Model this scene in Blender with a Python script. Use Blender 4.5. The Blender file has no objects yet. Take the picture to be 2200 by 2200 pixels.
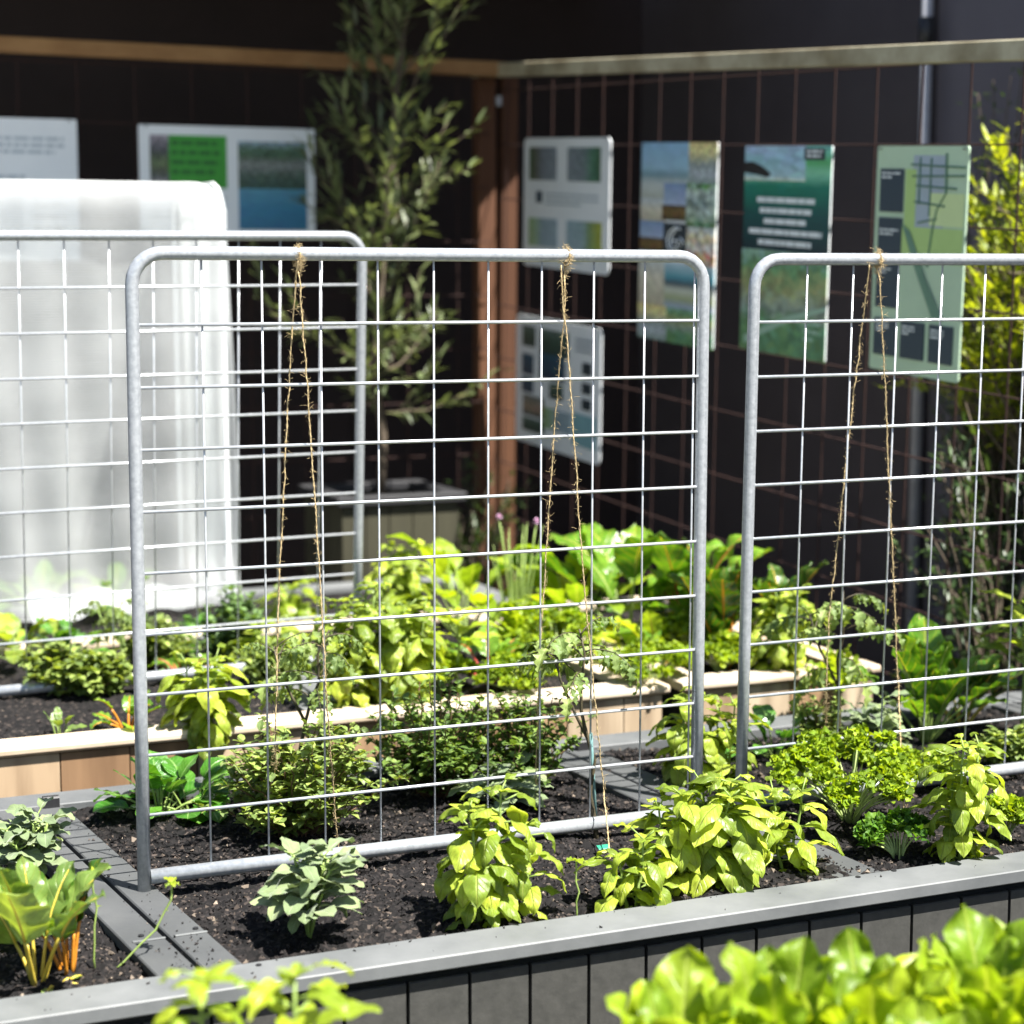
import bpy, bmesh, math, random
import numpy as np
from mathutils import Vector, Matrix

# ------------------------------------------------------------------ scene, camera, light, exposure
scene = bpy.context.scene
col = scene.collection
CAM_H, PITCH, FPX = 1.62, math.radians(7.2), 4200.0        # eye height, downward tilt, focal length in source pixels (2200 wide)

cam_data = bpy.data.cameras.new("camera")
cam = bpy.data.objects.new("camera", cam_data)
col.objects.link(cam)
cam.location = (0, 0, CAM_H)
cam.rotation_euler = (math.radians(90) - PITCH, 0, 0)
cam_data.sensor_width = 36.0
cam_data.lens = FPX / 2200.0 * 36.0
cam_data.clip_end = 500
cam_data.dof.use_dof = True
cam_data.dof.focus_distance = 3.35
cam_data.dof.aperture_fstop = 3.2
scene.camera = cam

SUN_DIR = Vector((0.39, -0.285, 0.875)).normalized()          # towards the sun: right, a little behind the camera, high
elev = math.asin(SUN_DIR.z)
world = bpy.data.worlds.new("World")
scene.world = world
world.use_nodes = True
wn = world.node_tree.nodes
sky = wn.new("ShaderNodeTexSky")
sky.sky_type = 'NISHITA'
sky.sun_disc = False
sky.sun_elevation = elev
sky.sun_rotation = math.atan2(SUN_DIR.x, SUN_DIR.y)
world.node_tree.links.new(sky.outputs[0], wn["Background"].inputs[0])
wn["Background"].inputs[1].default_value = 0.050
sun_data = bpy.data.lights.new("sun", 'SUN')
sun_data.energy = 5.0
sun_data.angle = math.radians(0.5)
sun_data.color = (1.0, 0.965, 0.91)
sun = bpy.data.objects.new("sun", sun_data)
col.objects.link(sun)
sun.location = (3, -3, 8)
sun.rotation_euler = SUN_DIR.to_track_quat('Z', 'Y').to_euler()
scene.view_settings.view_transform = 'Standard'
scene.view_settings.look = 'None'
scene.view_settings.gamma = 1.0
scene.view_settings.exposure = 1.8

# ------------------------------------------------------------------ measuring helpers
_c, _s = math.cos(PITCH), math.sin(PITCH)
def ray(x, y):
    a, b = (x - 1100) / FPX, (y - 1100) / FPX
    return np.array([a, -_s * b + _c, -_c * b - _s])
EYE = np.array([0, 0, CAM_H])
def at_z(x, y, z):
    d = ray(x, y); return EYE + d * ((z - CAM_H) / d[2])
def at_plane(x, y, o, n):
    d = ray(x, y); return EYE + d * (np.dot(np.asarray(o) - EYE, n) / np.dot(d, n))
# garden frame: u runs along the planters, v away from the viewer
A0 = np.array([-0.605, 3.115]); U2 = np.array([0.9182, 0.396]); V2 = np.array([-0.396, 0.9182])
def W(u, v, z):
    p = A0 + U2 * u + V2 * v
    return np.array([p[0], p[1], z])
U3 = np.array([U2[0], U2[1], 0.0]); V3 = np.array([V2[0], V2[1], 0.0]); Z3 = np.array([0, 0, 1.0])
YAW = math.atan2(U2[1], U2[0])

# ------------------------------------------------------------------ object helpers
def link(o, parent=None):
    col.objects.link(o)
    if parent is not None:
        o.parent = parent
    return o
def empty(name, loc, label, cat, group=None):
    o = bpy.data.objects.new(name, None)
    o.empty_display_size = 0.05
    o.location = tuple(loc)
    col.objects.link(o)
    o["label"] = label; o["category"] = cat
    if group: o["group"] = group
    return o
def tag(o, label=None, cat=None, group=None, kind=None):
    for k, v in (("label", label), ("category", cat), ("group", group), ("kind", kind)):
        if v: o[k] = v
    return o

class MB:
    """collects vertices, faces and uvs; build() makes one mesh object"""
    def __init__(self):
        self.v, self.f, self.uv, self.n = [], [], [], 0
    def add(self, verts, faces, uvs=None):
        verts = np.asarray(verts, float)
        self.v.append(verts)
        self.f.extend([tuple(int(i) + self.n for i in f) for f in faces])
        if uvs is None: uvs = np.zeros((len(verts), 2))
        self.uv.append(np.asarray(uvs, float))
        self.n += len(verts)
    def box(self, o, a, b, c):
        """box from corner o spanned by the vectors a, b, c (right-handed)"""
        o, a, b, c = (np.asarray(q, float) for q in (o, a, b, c))
        P = [o, o+a, o+a+b, o+b, o+c, o+a+c, o+a+b+c, o+b+c]
        F = [(0,3,2,1),(4,5,6,7),(0,1,5,4),(1,2,6,5),(2,3,7,6),(3,0,4,7)]
        self.add(P, F)
    def cbox(self, o, a, b, c, ch=0.003):
        """box with chamfered long edges: profile in b,c extruded along a"""
        o, a, b, c = (np.asarray(q, float) for q in (o, a, b, c))
        lb, lc = np.linalg.norm(b), np.linalg.norm(c)
        eb, ec = b / lb, c / lc
        pr = [(ch,0),(lb-ch,0),(lb,ch),(lb,lc-ch),(lb-ch,lc),(ch,lc),(0,lc-ch),(0,ch)]
        P = [o + eb*x + ec*y for x, y in pr] + [o + a + eb*x + ec*y for x, y in pr]
        F = [tuple(range(7,-1,-1)), tuple(range(8,16))]
        for i in range(8):
            j = (i+1) % 8
            F.append((i, j, j+8, i+8))
        self.add(P, F)
    def tube(self, pts, r, seg=8, cap=True, taper=None):
        pts = [np.asarray(p, float) for p in pts]
        n = len(pts)
        rs = r if hasattr(r, '__len__') else [r] * n
        T = []
        for i in range(n):
            d = pts[min(i+1, n-1)] - pts[max(i-1, 0)]
            T.append(d / (np.linalg.norm(d) + 1e-12))
        ref = np.array([0, 0, 1.0]) if abs(T[0][2]) < 0.9 else np.array([1.0, 0, 0])
        N = np.cross(ref, T[0]); N /= np.linalg.norm(N)
        V, F = [], []
        for i in range(n):
            N = N - T[i] * np.dot(N, T[i]); N /= (np.linalg.norm(N) + 1e-12)
            B = np.cross(T[i], N)
            for k in range(seg):
                a = 2 * math.pi * k / seg
                V.append(pts[i] + rs[i] * (N * math.cos(a) + B * math.sin(a)))
        for i in range(n-1):
            for k in range(seg):
                k2 = (k+1) % seg
                F.append((i*seg+k, i*seg+k2, (i+1)*seg+k2, (i+1)*seg+k))
        if cap:
            F.append(tuple(range(seg-1, -1, -1)))
            F.append(tuple((n-1)*seg + k for k in range(seg)))
        uv = [(k/seg, i/max(1, n-1)) for i in range(n) for k in range(seg)]
        self.add(V, F, uv)
    def build(self, name, mat, parent=None, smooth=False, origin=None):
        me = bpy.data.meshes.new(name)
        V = np.concatenate(self.v) if self.v else np.zeros((0, 3))
        if parent is not None and origin is None:
            origin = np.array(parent.matrix_basis.translation if parent.parent is None else (0, 0, 0))
        if origin is not None:
            V = V - np.asarray(origin)
        me.from_pydata(V.tolist(), [], self.f)
        UV = np.concatenate(self.uv)
        lay = me.uv_layers.new(name="uv")
        li = np.zeros(len(me.loops), dtype=np.int32)
        me.loops.foreach_get("vertex_index", li)
        lay.data.foreach_set("uv", UV[li].ravel())
        if smooth:
            me.polygons.foreach_set("use_smooth", [True] * len(me.polygons))
        me.materials.append(mat)
        me.update()
        o = bpy.data.objects.new(name, me)
        if parent is None and origin is not None:
            o.location = tuple(origin)
        return link(o, parent)

# ------------------------------------------------------------------ materials
def new_mat(name):
    m = bpy.data.materials.new(name); m.use_nodes = True
    nt = m.node_tree
    for n in list(nt.nodes): nt.nodes.remove(n)
    out = nt.nodes.new("ShaderNodeOutputMaterial")
    return m, nt, out
def nd(nt, t, **kw):
    n = nt.nodes.new(t)
    for k, v in kw.items():
        if k.startswith("i_"):
            n.inputs[k[2:].replace("_", " ")].default_value = v
        else: setattr(n, k, v)
    return n
def ramp(nt, stops):
    r = nd(nt, "ShaderNodeValToRGB")
    el = r.color_ramp.elements
    while len(el) < len(stops): el.new(0.5)
    for e, (p, c) in zip(el, stops):
        e.position = p; e.color = (*c, 1)
    return r
def rgb(h):
    """sRGB 0..255 triple to linear"""
    return tuple(((x/255)/12.92 if x/255 <= .04045 else ((x/255+.055)/1.055)**2.4) for x in h)

def surface(name, c1, c2, scale=20, rough=0.7, metallic=0.0, bump=0.15, bscale=None, stretch=None, spec=0.4, detail=6, dist=0.002, extra=None):
    m, nt, out = new_mat(name)
    L = nt.links.new
    tc = nd(nt, "ShaderNodeTexCoord")
    mp = nd(nt, "ShaderNodeMapping")
    if stretch: mp.inputs["Scale"].default_value = stretch
    L(tc.outputs["Object"], mp.inputs["Vector"])
    no = nd(nt, "ShaderNodeTexNoise"); no.inputs["Scale"].default_value = scale; no.inputs["Detail"].default_value = detail; no.inputs["Roughness"].default_value = .65
    L(mp.outputs[0], no.inputs["Vector"])
    r = ramp(nt, [(0.3, c1), (0.7, c2)])
    L(no.outputs["Fac"], r.inputs[0])
    colour = r.outputs[0]
    if extra:                                              # larger stains
        n2 = nd(nt, "ShaderNodeTexNoise"); n2.inputs["Scale"].default_value = extra[0]; n2.inputs["Detail"].default_value = 4
        L(tc.outputs["Object"], n2.inputs["Vector"])
        r2 = ramp(nt, [(0.42, (1, 1, 1)), (0.68, extra[1])])
        L(n2.outputs["Fac"], r2.inputs[0])
        mx = nd(nt, "ShaderNodeMix", data_type='RGBA', blend_type='MULTIPLY'); mx.inputs["Factor"].default_value = 1
        L(colour, mx.inputs["A"]); L(r2.outputs[0], mx.inputs["B"])
        colour = mx.outputs["Result"]
    b = nd(nt, "ShaderNodeBsdfPrincipled")
    L(colour, b.inputs["Base Color"])
    b.inputs["Roughness"].default_value = rough; b.inputs["Metallic"].default_value = metallic
    b.inputs["Specular IOR Level"].default_value = spec
    nb = nd(nt, "ShaderNodeTexNoise"); nb.inputs["Scale"].default_value = bscale or scale * 4; nb.inputs["Detail"].default_value = 5
    L(mp.outputs[0], nb.inputs["Vector"])
    bp = nd(nt, "ShaderNodeBump"); bp.inputs["Strength"].default_value = bump; bp.inputs["Distance"].default_value = dist
    L(nb.outputs["Fac"], bp.inputs["Height"]); L(bp.outputs[0], b.inputs["Normal"])
    L(b.outputs[0], out.inputs[0])
    return m

def leaf_mat(name, c, vein=(.45, .55, .2), var=0.35, trans=0.4, rough=0.38, spec=0.5, veins=7, pucker=0.6, tint=None, sheen=0.0):
    m, nt, out = new_mat(name)
    L = nt.links.new
    geo = nd(nt, "ShaderNodeNewGeometry")
    uv = nd(nt, "ShaderNodeUVMap", uv_map="uv")
    sep = nd(nt, "ShaderNodeSeparateXYZ"); L(uv.outputs[0], sep.inputs[0])
    ax = nd(nt, "ShaderNodeMath", operation='SUBTRACT'); L(sep.outputs[0], ax.inputs[0]); ax.inputs[1].default_value = .5
    ab = nd(nt, "ShaderNodeMath", operation='ABSOLUTE'); L(ax.outputs[0], ab.inputs[0])
    # side veins: run outward and towards the tip
    ph = nd(nt, "ShaderNodeMath", operation='MULTIPLY_ADD'); L(ab.outputs[0], ph.inputs[0]); ph.inputs[1].default_value = -.55; L(sep.outputs[1], ph.inputs[2])
    ps = nd(nt, "ShaderNodeMath", operation='MULTIPLY'); L(ph.outputs[0], ps.inputs[0]); ps.inputs[1].default_value = veins
    pp = nd(nt, "ShaderNodeMath", operation='PINGPONG'); L(ps.outputs[0], pp.inputs[0]); pp.inputs[1].default_value = .5
    sv = nd(nt, "ShaderNodeMapRange"); L(pp.outputs[0], sv.inputs[0]); sv.inputs[1].default_value = 0.0; sv.inputs[2].default_value = .12; sv.inputs[3].default_value = .28; sv.inputs[4].default_value = 0
    mr = nd(nt, "ShaderNodeMapRange"); L(ab.outputs[0], mr.inputs[0]); mr.inputs[1].default_value = .01; mr.inputs[2].default_value = .05; mr.inputs[3].default_value = .8; mr.inputs[4].default_value = 0
    vm = nd(nt, "ShaderNodeMath", operation='MAXIMUM'); L(sv.outputs[0], vm.inputs[0]); L(mr.outputs[0], vm.inputs[1])
    # per-leaf shade
    rnd = nd(nt, "ShaderNodeMapRange"); L(geo.outputs["Random Per Island"], rnd.inputs[0]); rnd.inputs[3].default_value = 1 - var; rnd.inputs[4].default_value = 1 + var
    hsv = nd(nt, "ShaderNodeHueSaturation"); hsv.inputs["Color"].default_value = (*c, 1); L(rnd.outputs[0], hsv.inputs["Value"])
    rh = nd(nt, "ShaderNodeMath", operation='MULTIPLY_ADD'); L(geo.outputs["Random Per Island"], rh.inputs[0]); rh.inputs[1].default_value = -.035; rh.inputs[2].default_value = .515
    L(rh.outputs[0], hsv.inputs["Hue"])
    no = nd(nt, "ShaderNodeTexNoise"); no.inputs["Scale"].default_value = 45; no.inputs["Detail"].default_value = 4
    tc = nd(nt, "ShaderNodeTexCoord"); L(tc.outputs["Object"], no.inputs["Vector"])
    nr = nd(nt, "ShaderNodeMapRange"); L(no.outputs["Fac"], nr.inputs[0]); nr.inputs[1].default_value = .3; nr.inputs[2].default_value = .7; nr.inputs[3].default_value = .75; nr.inputs[4].default_value = 1.25
    h2 = nd(nt, "ShaderNodeHueSaturation"); L(hsv.outputs[0], h2.inputs["Color"]); L(nr.outputs[0], h2.inputs["Value"])
    mx = nd(nt, "ShaderNodeMix", data_type='RGBA'); L(vm.outputs[0], mx.inputs["Factor"]); L(h2.outputs[0], mx.inputs["A"]); mx.inputs["B"].default_value = (*vein, 1)
    b = nd(nt, "ShaderNodeBsdfPrincipled"); L(mx.outputs["Result"], b.inputs["Base Color"])
    b.inputs["Roughness"].default_value = rough; b.inputs["Specular IOR Level"].default_value = spec
    if sheen: b.inputs["Sheen Weight"].default_value = sheen
    bp = nd(nt, "ShaderNodeBump"); bp.inputs["Strength"].default_value = pucker; bp.inputs["Distance"].default_value = .003
    bh = nd(nt, "ShaderNodeMath", operation='MULTIPLY_ADD'); L(no.outputs["Fac"], bh.inputs[0]); bh.inputs[1].default_value = .6
    vneg = nd(nt, "ShaderNodeMath", operation='MULTIPLY'); L(vm.outputs[0], vneg.inputs[0]); vneg.inputs[1].default_value = -.7
    L(vneg.outputs[0], bh.inputs[2])
    L(bh.outputs[0], bp.inputs["Height"]); L(bp.outputs[0], b.inputs["Normal"])
    tr = nd(nt, "ShaderNodeBsdfTranslucent")
    tcx = nd(nt, "ShaderNodeMix", data_type='RGBA', blend_type='MULTIPLY'); tcx.inputs["Factor"].default_value = 1
    L(mx.outputs["Result"], tcx.inputs["A"]); tcx.inputs["B"].default_value = (*(tint or (1.9, 1.75, .6)), 1)
    L(tcx.outputs["Result"], tr.inputs["Color"])
    ms = nd(nt, "ShaderNodeMixShader"); ms.inputs[0].default_value = trans
    L(b.outputs[0], ms.inputs[1]); L(tr.outputs[0], ms.inputs[2]); L(ms.outputs[0], out.inputs[0])
    return m

M = {}
M['galv'] = surface('galvanised_steel', (.27, .29, .31), (.42, .44, .46), scale=120, rough=.28, metallic=.35, bump=.12, bscale=220, dist=.0008)
M['wire'] = surface('galvanised_wire', (.40, .42, .44), (.55, .57, .59), scale=90, rough=.28, metallic=.35, bump=.1, bscale=300, dist=.0004)
M['rust'] = surface('rusty_wire', (.017, .0075, .007), (.044, .017, .012), scale=60, rough=.85, bump=.3)
M['cap'] = surface('grey_composite_board', (.118, .124, .124), (.152, .158, .158), scale=9, rough=.55, bump=.3, bscale=60, stretch=None, dist=.0012, extra=(7, (.72, .73, .74)))
M['clad'] = surface('charcoal_cladding_board', (.034, .034, .030), (.056, .055, .049), scale=40, rough=.7, bump=.4, bscale=120, dist=.001)
M['black'] = surface('black_plastic', (.012, .012, .013), (.02, .02, .022), scale=30, rough=.5, bump=.1)
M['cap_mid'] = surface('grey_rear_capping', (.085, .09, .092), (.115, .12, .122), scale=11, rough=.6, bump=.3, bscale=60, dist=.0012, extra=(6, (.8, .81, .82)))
M['board'] = surface('weathered_grey_cross_board', (.055, .058, .06), (.085, .088, .088), scale=14, rough=.65, bump=.4, bscale=70, dist=.0012, extra=(7, (.75, .76, .76)))
M['void'] = surface('dark_backing_board', (.012, .012, .012), (.02, .02, .019), scale=30, rough=.9, bump=.1)
M['pale_wood'] = surface('bleached_pine', (.42, .34, .25), (.58, .5, .39), scale=12, rough=.7, bump=.3, stretch=(.12, 1, 1), extra=(4, (.8, .74, .66)))
M['pine'] = surface('treated_pine_boards', (.36, .19, .075), (.56, .36, .17), scale=10, rough=.75, bump=.35, stretch=(1, 1, .12), extra=(9, (.62, .5, .4)))
def board_mat():
    m, nt, out = new_mat('mixed_pine_boards'); L = nt.links.new
    g_ = nd(nt, "ShaderNodeNewGeometry"); tc = nd(nt, "ShaderNodeTexCoord"); mp = nd(nt, "ShaderNodeMapping"); mp.inputs["Scale"].default_value = (1, 1, .1)
    L(tc.outputs["Object"], mp.inputs["Vector"])
    no = nd(nt, "ShaderNodeTexNoise"); no.inputs["Scale"].default_value = 22; no.inputs["Detail"].default_value = 7; L(mp.outputs[0], no.inputs["Vector"])
    r = ramp(nt, [(0, (.16, .085, .04)), (.3, (.30, .195, .105)), (.65, (.36, .27, .175)), (1, (.42, .34, .24))]); L(g_.outputs["Random Per Island"], r.inputs[0])  # paler board tones stand in for pine washed out by strong sun
    r2 = ramp(nt, [(.3, (.6, .55, .5)), (.65, (1.1, 1.1, 1.1))]); L(no.outputs["Fac"], r2.inputs[0])
    mx = nd(nt, "ShaderNodeMix", data_type='RGBA', blend_type='MULTIPLY'); mx.inputs["Factor"].default_value = 1; L(r.outputs[0], mx.inputs["A"]); L(r2.outputs[0], mx.inputs["B"])
    b = nd(nt, "ShaderNodeBsdfPrincipled"); L(mx.outputs["Result"], b.inputs["Base Color"]); b.inputs["Roughness"].default_value = .75
    bp = nd(nt, "ShaderNodeBump"); bp.inputs["Strength"].default_value = .3; bp.inputs["Distance"].default_value = .002; L(no.outputs["Fac"], bp.inputs["Height"]); L(bp.outputs[0], b.inputs["Normal"])
    L(b.outputs[0], out.inputs[0]); return m
M['pine'] = board_mat()
M['rail'] = surface('weathered_rail_timber', (.20, .098, .034), (.34, .19, .078), scale=9, rough=.8, bump=.4, stretch=(.06, 1, 1), extra=(2.5, (.8, .74, .66)))
M['rail_grey'] = surface('greyed_rail_timber', (.27, .235, .15), (.46, .42, .30), scale=9, rough=.8, bump=.4, stretch=(.06, 1, 1), extra=(5, (.55, .5, .42)))
M['post'] = surface('red_brown_post_timber', (.055, .02, .009), (.115, .048, .02), scale=10, rough=.8, bump=.4, stretch=(1, 1, .06))
M['wall_dark'] = surface('dark_brown_wall_panel', (.015, .0085, .0085), (.021, .0125, .012), scale=3, rough=.75, bump=.1, bscale=200)
M['wall_grey'] = surface('charcoal_render_wall', (.088, .08, .094), (.108, .099, .115), scale=2.5, rough=.8, bump=.2, bscale=220)
M['wall_brown'] = surface('brown_black_wall_panel', (.040, .033, .037), (.051, .044, .048), scale=3, rough=.75, bump=.1, bscale=200)
M['paving'] = surface('grey_paving', (.16, .155, .15), (.24, .235, .22), scale=5, rough=.85, bump=.3, bscale=90)
M['sail'] = surface('olive_shade_cloth', (.075, .08, .052), (.095, .10, .07), scale=80, rough=.9, bump=.2)
M['aluminium'] = surface('grey_painted_pipe', (.30, .30, .32), (.38, .38, .4), scale=20, rough=.4, metallic=.2, bump=.05)
M['board_white'] = surface('white_sign_panel', (.72, .75, .77), (.8, .82, .83), scale=4, rough=.45, bump=.02)
M['tub'] = surface('olive_tub_timber', (.028, .026, .014), (.05, .047, .026), scale=8, rough=.8, bump=.3, stretch=(1, 1, .2))
M['tub_dark'] = surface('dark_tub_rim', (.015, .015, .017), (.026, .026, .028), scale=8, rough=.6, bump=.2)
M['bark'] = surface('grey_brown_bark', (.06, .045, .03), (.13, .1, .07), scale=40, rough=.9, bump=.6)
M['twine'] = surface('jute_twine', (.36, .26, .12), (.56, .44, .25), scale=300, rough=.95, bump=.5, bscale=500)
M['stem_green'] = surface('green_stem', (.16, .24, .05), (.25, .33, .09), scale=60, rough=.5, bump=.2)
M['stalk_pale'] = surface('pale_green_stalk', (.30, .38, .13), (.42, .5, .2), scale=60, rough=.45, bump=.1)
M['stem_dark'] = surface('dark_stem', (.035, .03, .018), (.075, .06, .03), scale=60, rough=.6, bump=.3)
M['stem_brown'] = surface('woody_stem', (.10, .055, .03), (.17, .1, .055), scale=60, rough=.8, bump=.3)
M['stalk_yellow'] = surface('yellow_chard_stalk', (.42, .30, .03), (.52, .42, .07), scale=40, rough=.4, bump=.15)
M['stalk_orange'] = surface('orange_chard_stalk', (.42, .14, .012), (.5, .22, .025), scale=40, rough=.4, bump=.15)
M['stalk_red'] = surface('red_chard_stalk', (.36, .03, .03), (.5, .06, .05), scale=40, rough=.4, bump=.15)
M['stake'] = surface('teal_plastic_stake', (.10, .20, .20), (.16, .28, .27), scale=40, rough=.4, bump=.05)
M['flower'] = surface('pale_pink_petals', (.62, .38, .55), (.75, .52, .66), scale=80, rough=.6, bump=.2)
M['bracket'] = surface('zinc_bracket', (.5, .52, .55), (.65, .67, .7), scale=40, rough=.4, metallic=.6, bump=.1)

M['basil'] = leaf_mat('basil_leaf', (.25, .335, .034), vein=(.36, .41, .08), tint=(1.7, 1.65, .7), trans=.36, rough=.42, spec=.45, pucker=1.0, var=.45)
M['lettuce'] = leaf_mat('lettuce_leaf', (.23, .33, .018), vein=(.36, .44, .08), trans=.45, rough=.4, spec=.4, pucker=1.0, var=.25, veins=6)
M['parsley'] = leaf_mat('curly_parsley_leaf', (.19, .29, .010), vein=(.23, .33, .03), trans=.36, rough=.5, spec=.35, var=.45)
M['parsley_dark'] = leaf_mat('dark_parsley_leaf', (.07, .17, .012), vein=(.12, .24, .03), trans=.3, rough=.5, spec=.35, var=.45)  # deeper green leaf colour for the dark mound
M['sage'] = leaf_mat('sage_leaf', (.17, .225, .10), vein=(.26, .32, .17), trans=.2, rough=.75, spec=.25, var=.25, tint=(1.3, 1.4, .8), sheen=.3)
M['chard'] = leaf_mat('chard_leaf', (.10, .22, .018), vein=(.55, .5, .06), trans=.35, rough=.3, spec=.6, pucker=1.0, var=.4)
M['chard_pale'] = leaf_mat('pale_chard_leaf', (.15, .24, .05), vein=(.33, .36, .09), trans=.35, rough=.35, spec=.5, pucker=1.0, var=.3)
M['chard_dark'] = leaf_mat('dark_chard_leaf', (.045, .12, .012), vein=(.5, .2, .03), trans=.3, rough=.28, spec=.6, pucker=1.0, var=.4)
M['tomato'] = leaf_mat('tomato_leaf', (.19, .27, .075), vein=(.3, .38, .14), trans=.38, rough=.5, spec=.4, var=.35)
M['thyme'] = leaf_mat('small_herb_leaf', (.19, .265, .06), vein=(.25, .34, .11), trans=.3, rough=.45, spec=.5, var=.5)
M['thyme_dark'] = leaf_mat('dark_herb_leaf', (.105, .18, .03), vein=(.16, .25, .07), trans=.3, rough=.42, spec=.55, var=.5)
M['spinach'] = leaf_mat('glossy_round_leaf', (.075, .21, .022), vein=(.25, .4, .12), trans=.3, rough=.25, spec=.6, pucker=.6, var=.35)
M['pepper'] = leaf_mat('young_pepper_leaf', (.24, .33, .022), vein=(.36, .44, .08), trans=.42, rough=.35, var=.25, pucker=.5)
M['tree_leaf'] = leaf_mat('narrow_tree_leaf', (.125, .16, .065), vein=(.18, .21, .12), trans=.25, rough=.4, var=.5, pucker=.2, tint=(1.4, 1.4, .7))
M['golden'] = leaf_mat('golden_shrub_leaf', (.22, .28, .018), vein=(.28, .33, .05), trans=.4, rough=.45, var=.4, pucker=.2)
M['shrub_dark'] = leaf_mat('dark_shrub_leaf', (.035, .07, .018), vein=(.07, .12, .04), trans=.25, rough=.4, var=.5, pucker=.2)
M['dill'] = leaf_mat('feathery_herb_leaf', (.11, .2, .06), vein=(.2, .3, .1), trans=.3, rough=.55, var=.4)

def soil_mat():
    m, nt, out = new_mat('dark_potting_soil'); L = nt.links.new
    tc = nd(nt, "ShaderNodeTexCoord")
    v = nd(nt, "ShaderNodeTexVoronoi"); v.inputs["Scale"].default_value = 150; L(tc.outputs["Object"], v.inputs["Vector"])
    sp = nd(nt, "ShaderNodeSeparateColor"); L(v.outputs["Color"], sp.inputs[0])
    r = ramp(nt, [(0, (.0025, .0022, .0022)), (.6, (.007, .006, .006)), (.9, (.018, .0145, .0135)), (1, (.07, .055, .045))])
    L(sp.outputs[0], r.inputs[0])
    b = nd(nt, "ShaderNodeBsdfPrincipled"); L(r.outputs[0], b.inputs["Base Color"]); b.inputs["Roughness"].default_value = .9; b.inputs["Specular IOR Level"].default_value = .25
    bp = nd(nt, "ShaderNodeBump"); bp.inputs["Strength"].default_value = .9; bp.inputs["Distance"].default_value = .004
    L(sp.outputs[1], bp.inputs["Height"]); L(bp.outputs[0], b.inputs["Normal"]); L(b.outputs[0], out.inputs[0])
    return m
M['soil'] = soil_mat()
def crumb_mat():
    m, nt, out = new_mat('bark_crumbs'); L = nt.links.new
    g = nd(nt, "ShaderNodeNewGeometry")
    r = ramp(nt, [(0, (.004, .0035, .0035)), (.55, (.011, .0092, .009)), (.82, (.032, .026, .024)), (.94, (.09, .068, .052)), (1, (.26, .21, .16))])
    L(g.outputs["Random Per Island"], r.inputs[0])
    b = nd(nt, "ShaderNodeBsdfPrincipled"); L(r.outputs[0], b.inputs["Base Color"]); b.inputs["Roughness"].default_value = .8; b.inputs["Specular IOR Level"].default_value = .3
    L(b.outputs[0], out.inputs[0]); return m
M['crumb'] = crumb_mat()
def net_mat(name, lo, hi):
    m, nt, out = new_mat(name); L = nt.links.new
    tr = nd(nt, "ShaderNodeBsdfTransparent"); tr.inputs[0].default_value = (.95, .97, .97, 1)
    df = nd(nt, "ShaderNodeBsdfDiffuse"); df.inputs[0].default_value = (.84, .86, .86, 1)
    tl = nd(nt, "ShaderNodeBsdfTranslucent"); tl.inputs[0].default_value = (.84, .86, .86, 1)
    a = nd(nt, "ShaderNodeMixShader"); a.inputs[0].default_value = .5; L(df.outputs[0], a.inputs[1]); L(tl.outputs[0], a.inputs[2])
    tc = nd(nt, "ShaderNodeTexCoord")
    w = nd(nt, "ShaderNodeTexNoise"); w.inputs["Scale"].default_value = 3.0; w.inputs["Detail"].default_value = 3; L(tc.outputs["Object"], w.inputs["Vector"])
    mr = nd(nt, "ShaderNodeMapRange"); L(w.outputs["Fac"], mr.inputs[0]); mr.inputs[1].default_value = .3; mr.inputs[2].default_value = .7; mr.inputs[3].default_value = lo; mr.inputs[4].default_value = hi
    mx = nd(nt, "ShaderNodeMixShader"); L(mr.outputs[0], mx.inputs[0]); L(tr.outputs[0], mx.inputs[1]); L(a.outputs[0], mx.inputs[2])
    wv = nd(nt, "ShaderNodeTexWave", wave_type='BANDS', bands_direction='Z'); wv.inputs["Scale"].default_value = 42; wv.inputs["Distortion"].default_value = 1.2; wv.inputs["Detail"].default_value = 1; wv.inputs["Detail Scale"].default_value = .4
    L(tc.outputs["Object"], wv.inputs["Vector"])
    wa = nd(nt, "ShaderNodeMath", operation='MULTIPLY_ADD'); L(wv.outputs["Fac"], wa.inputs[0]); wa.inputs[1].default_value = .16; wa.inputs[2].default_value = -.08
    lw_ = nd(nt, "ShaderNodeLayerWeight"); lw_.inputs[0].default_value = .5
    fa = nd(nt, "ShaderNodeMath", operation='MULTIPLY_ADD'); L(lw_.outputs['Facing'], fa.inputs[0]); fa.inputs[1].default_value = .36; L(mr.outputs[0], fa.inputs[2]); mr = fa
    ws = nd(nt, "ShaderNodeMath", operation='ADD'); L(wa.outputs[0], ws.inputs[0]); L(mr.outputs[0], ws.inputs[1]); L(ws.outputs[0], mx.inputs[0])
    L(mx.outputs[0], out.inputs[0]); return m
M['net'] = net_mat('white_insect_netting', .23, .42)
M['net_end'] = net_mat('sunlit_insect_netting', .62, .82)  # higher opacity whitens the end sheet as if sunlit

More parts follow.
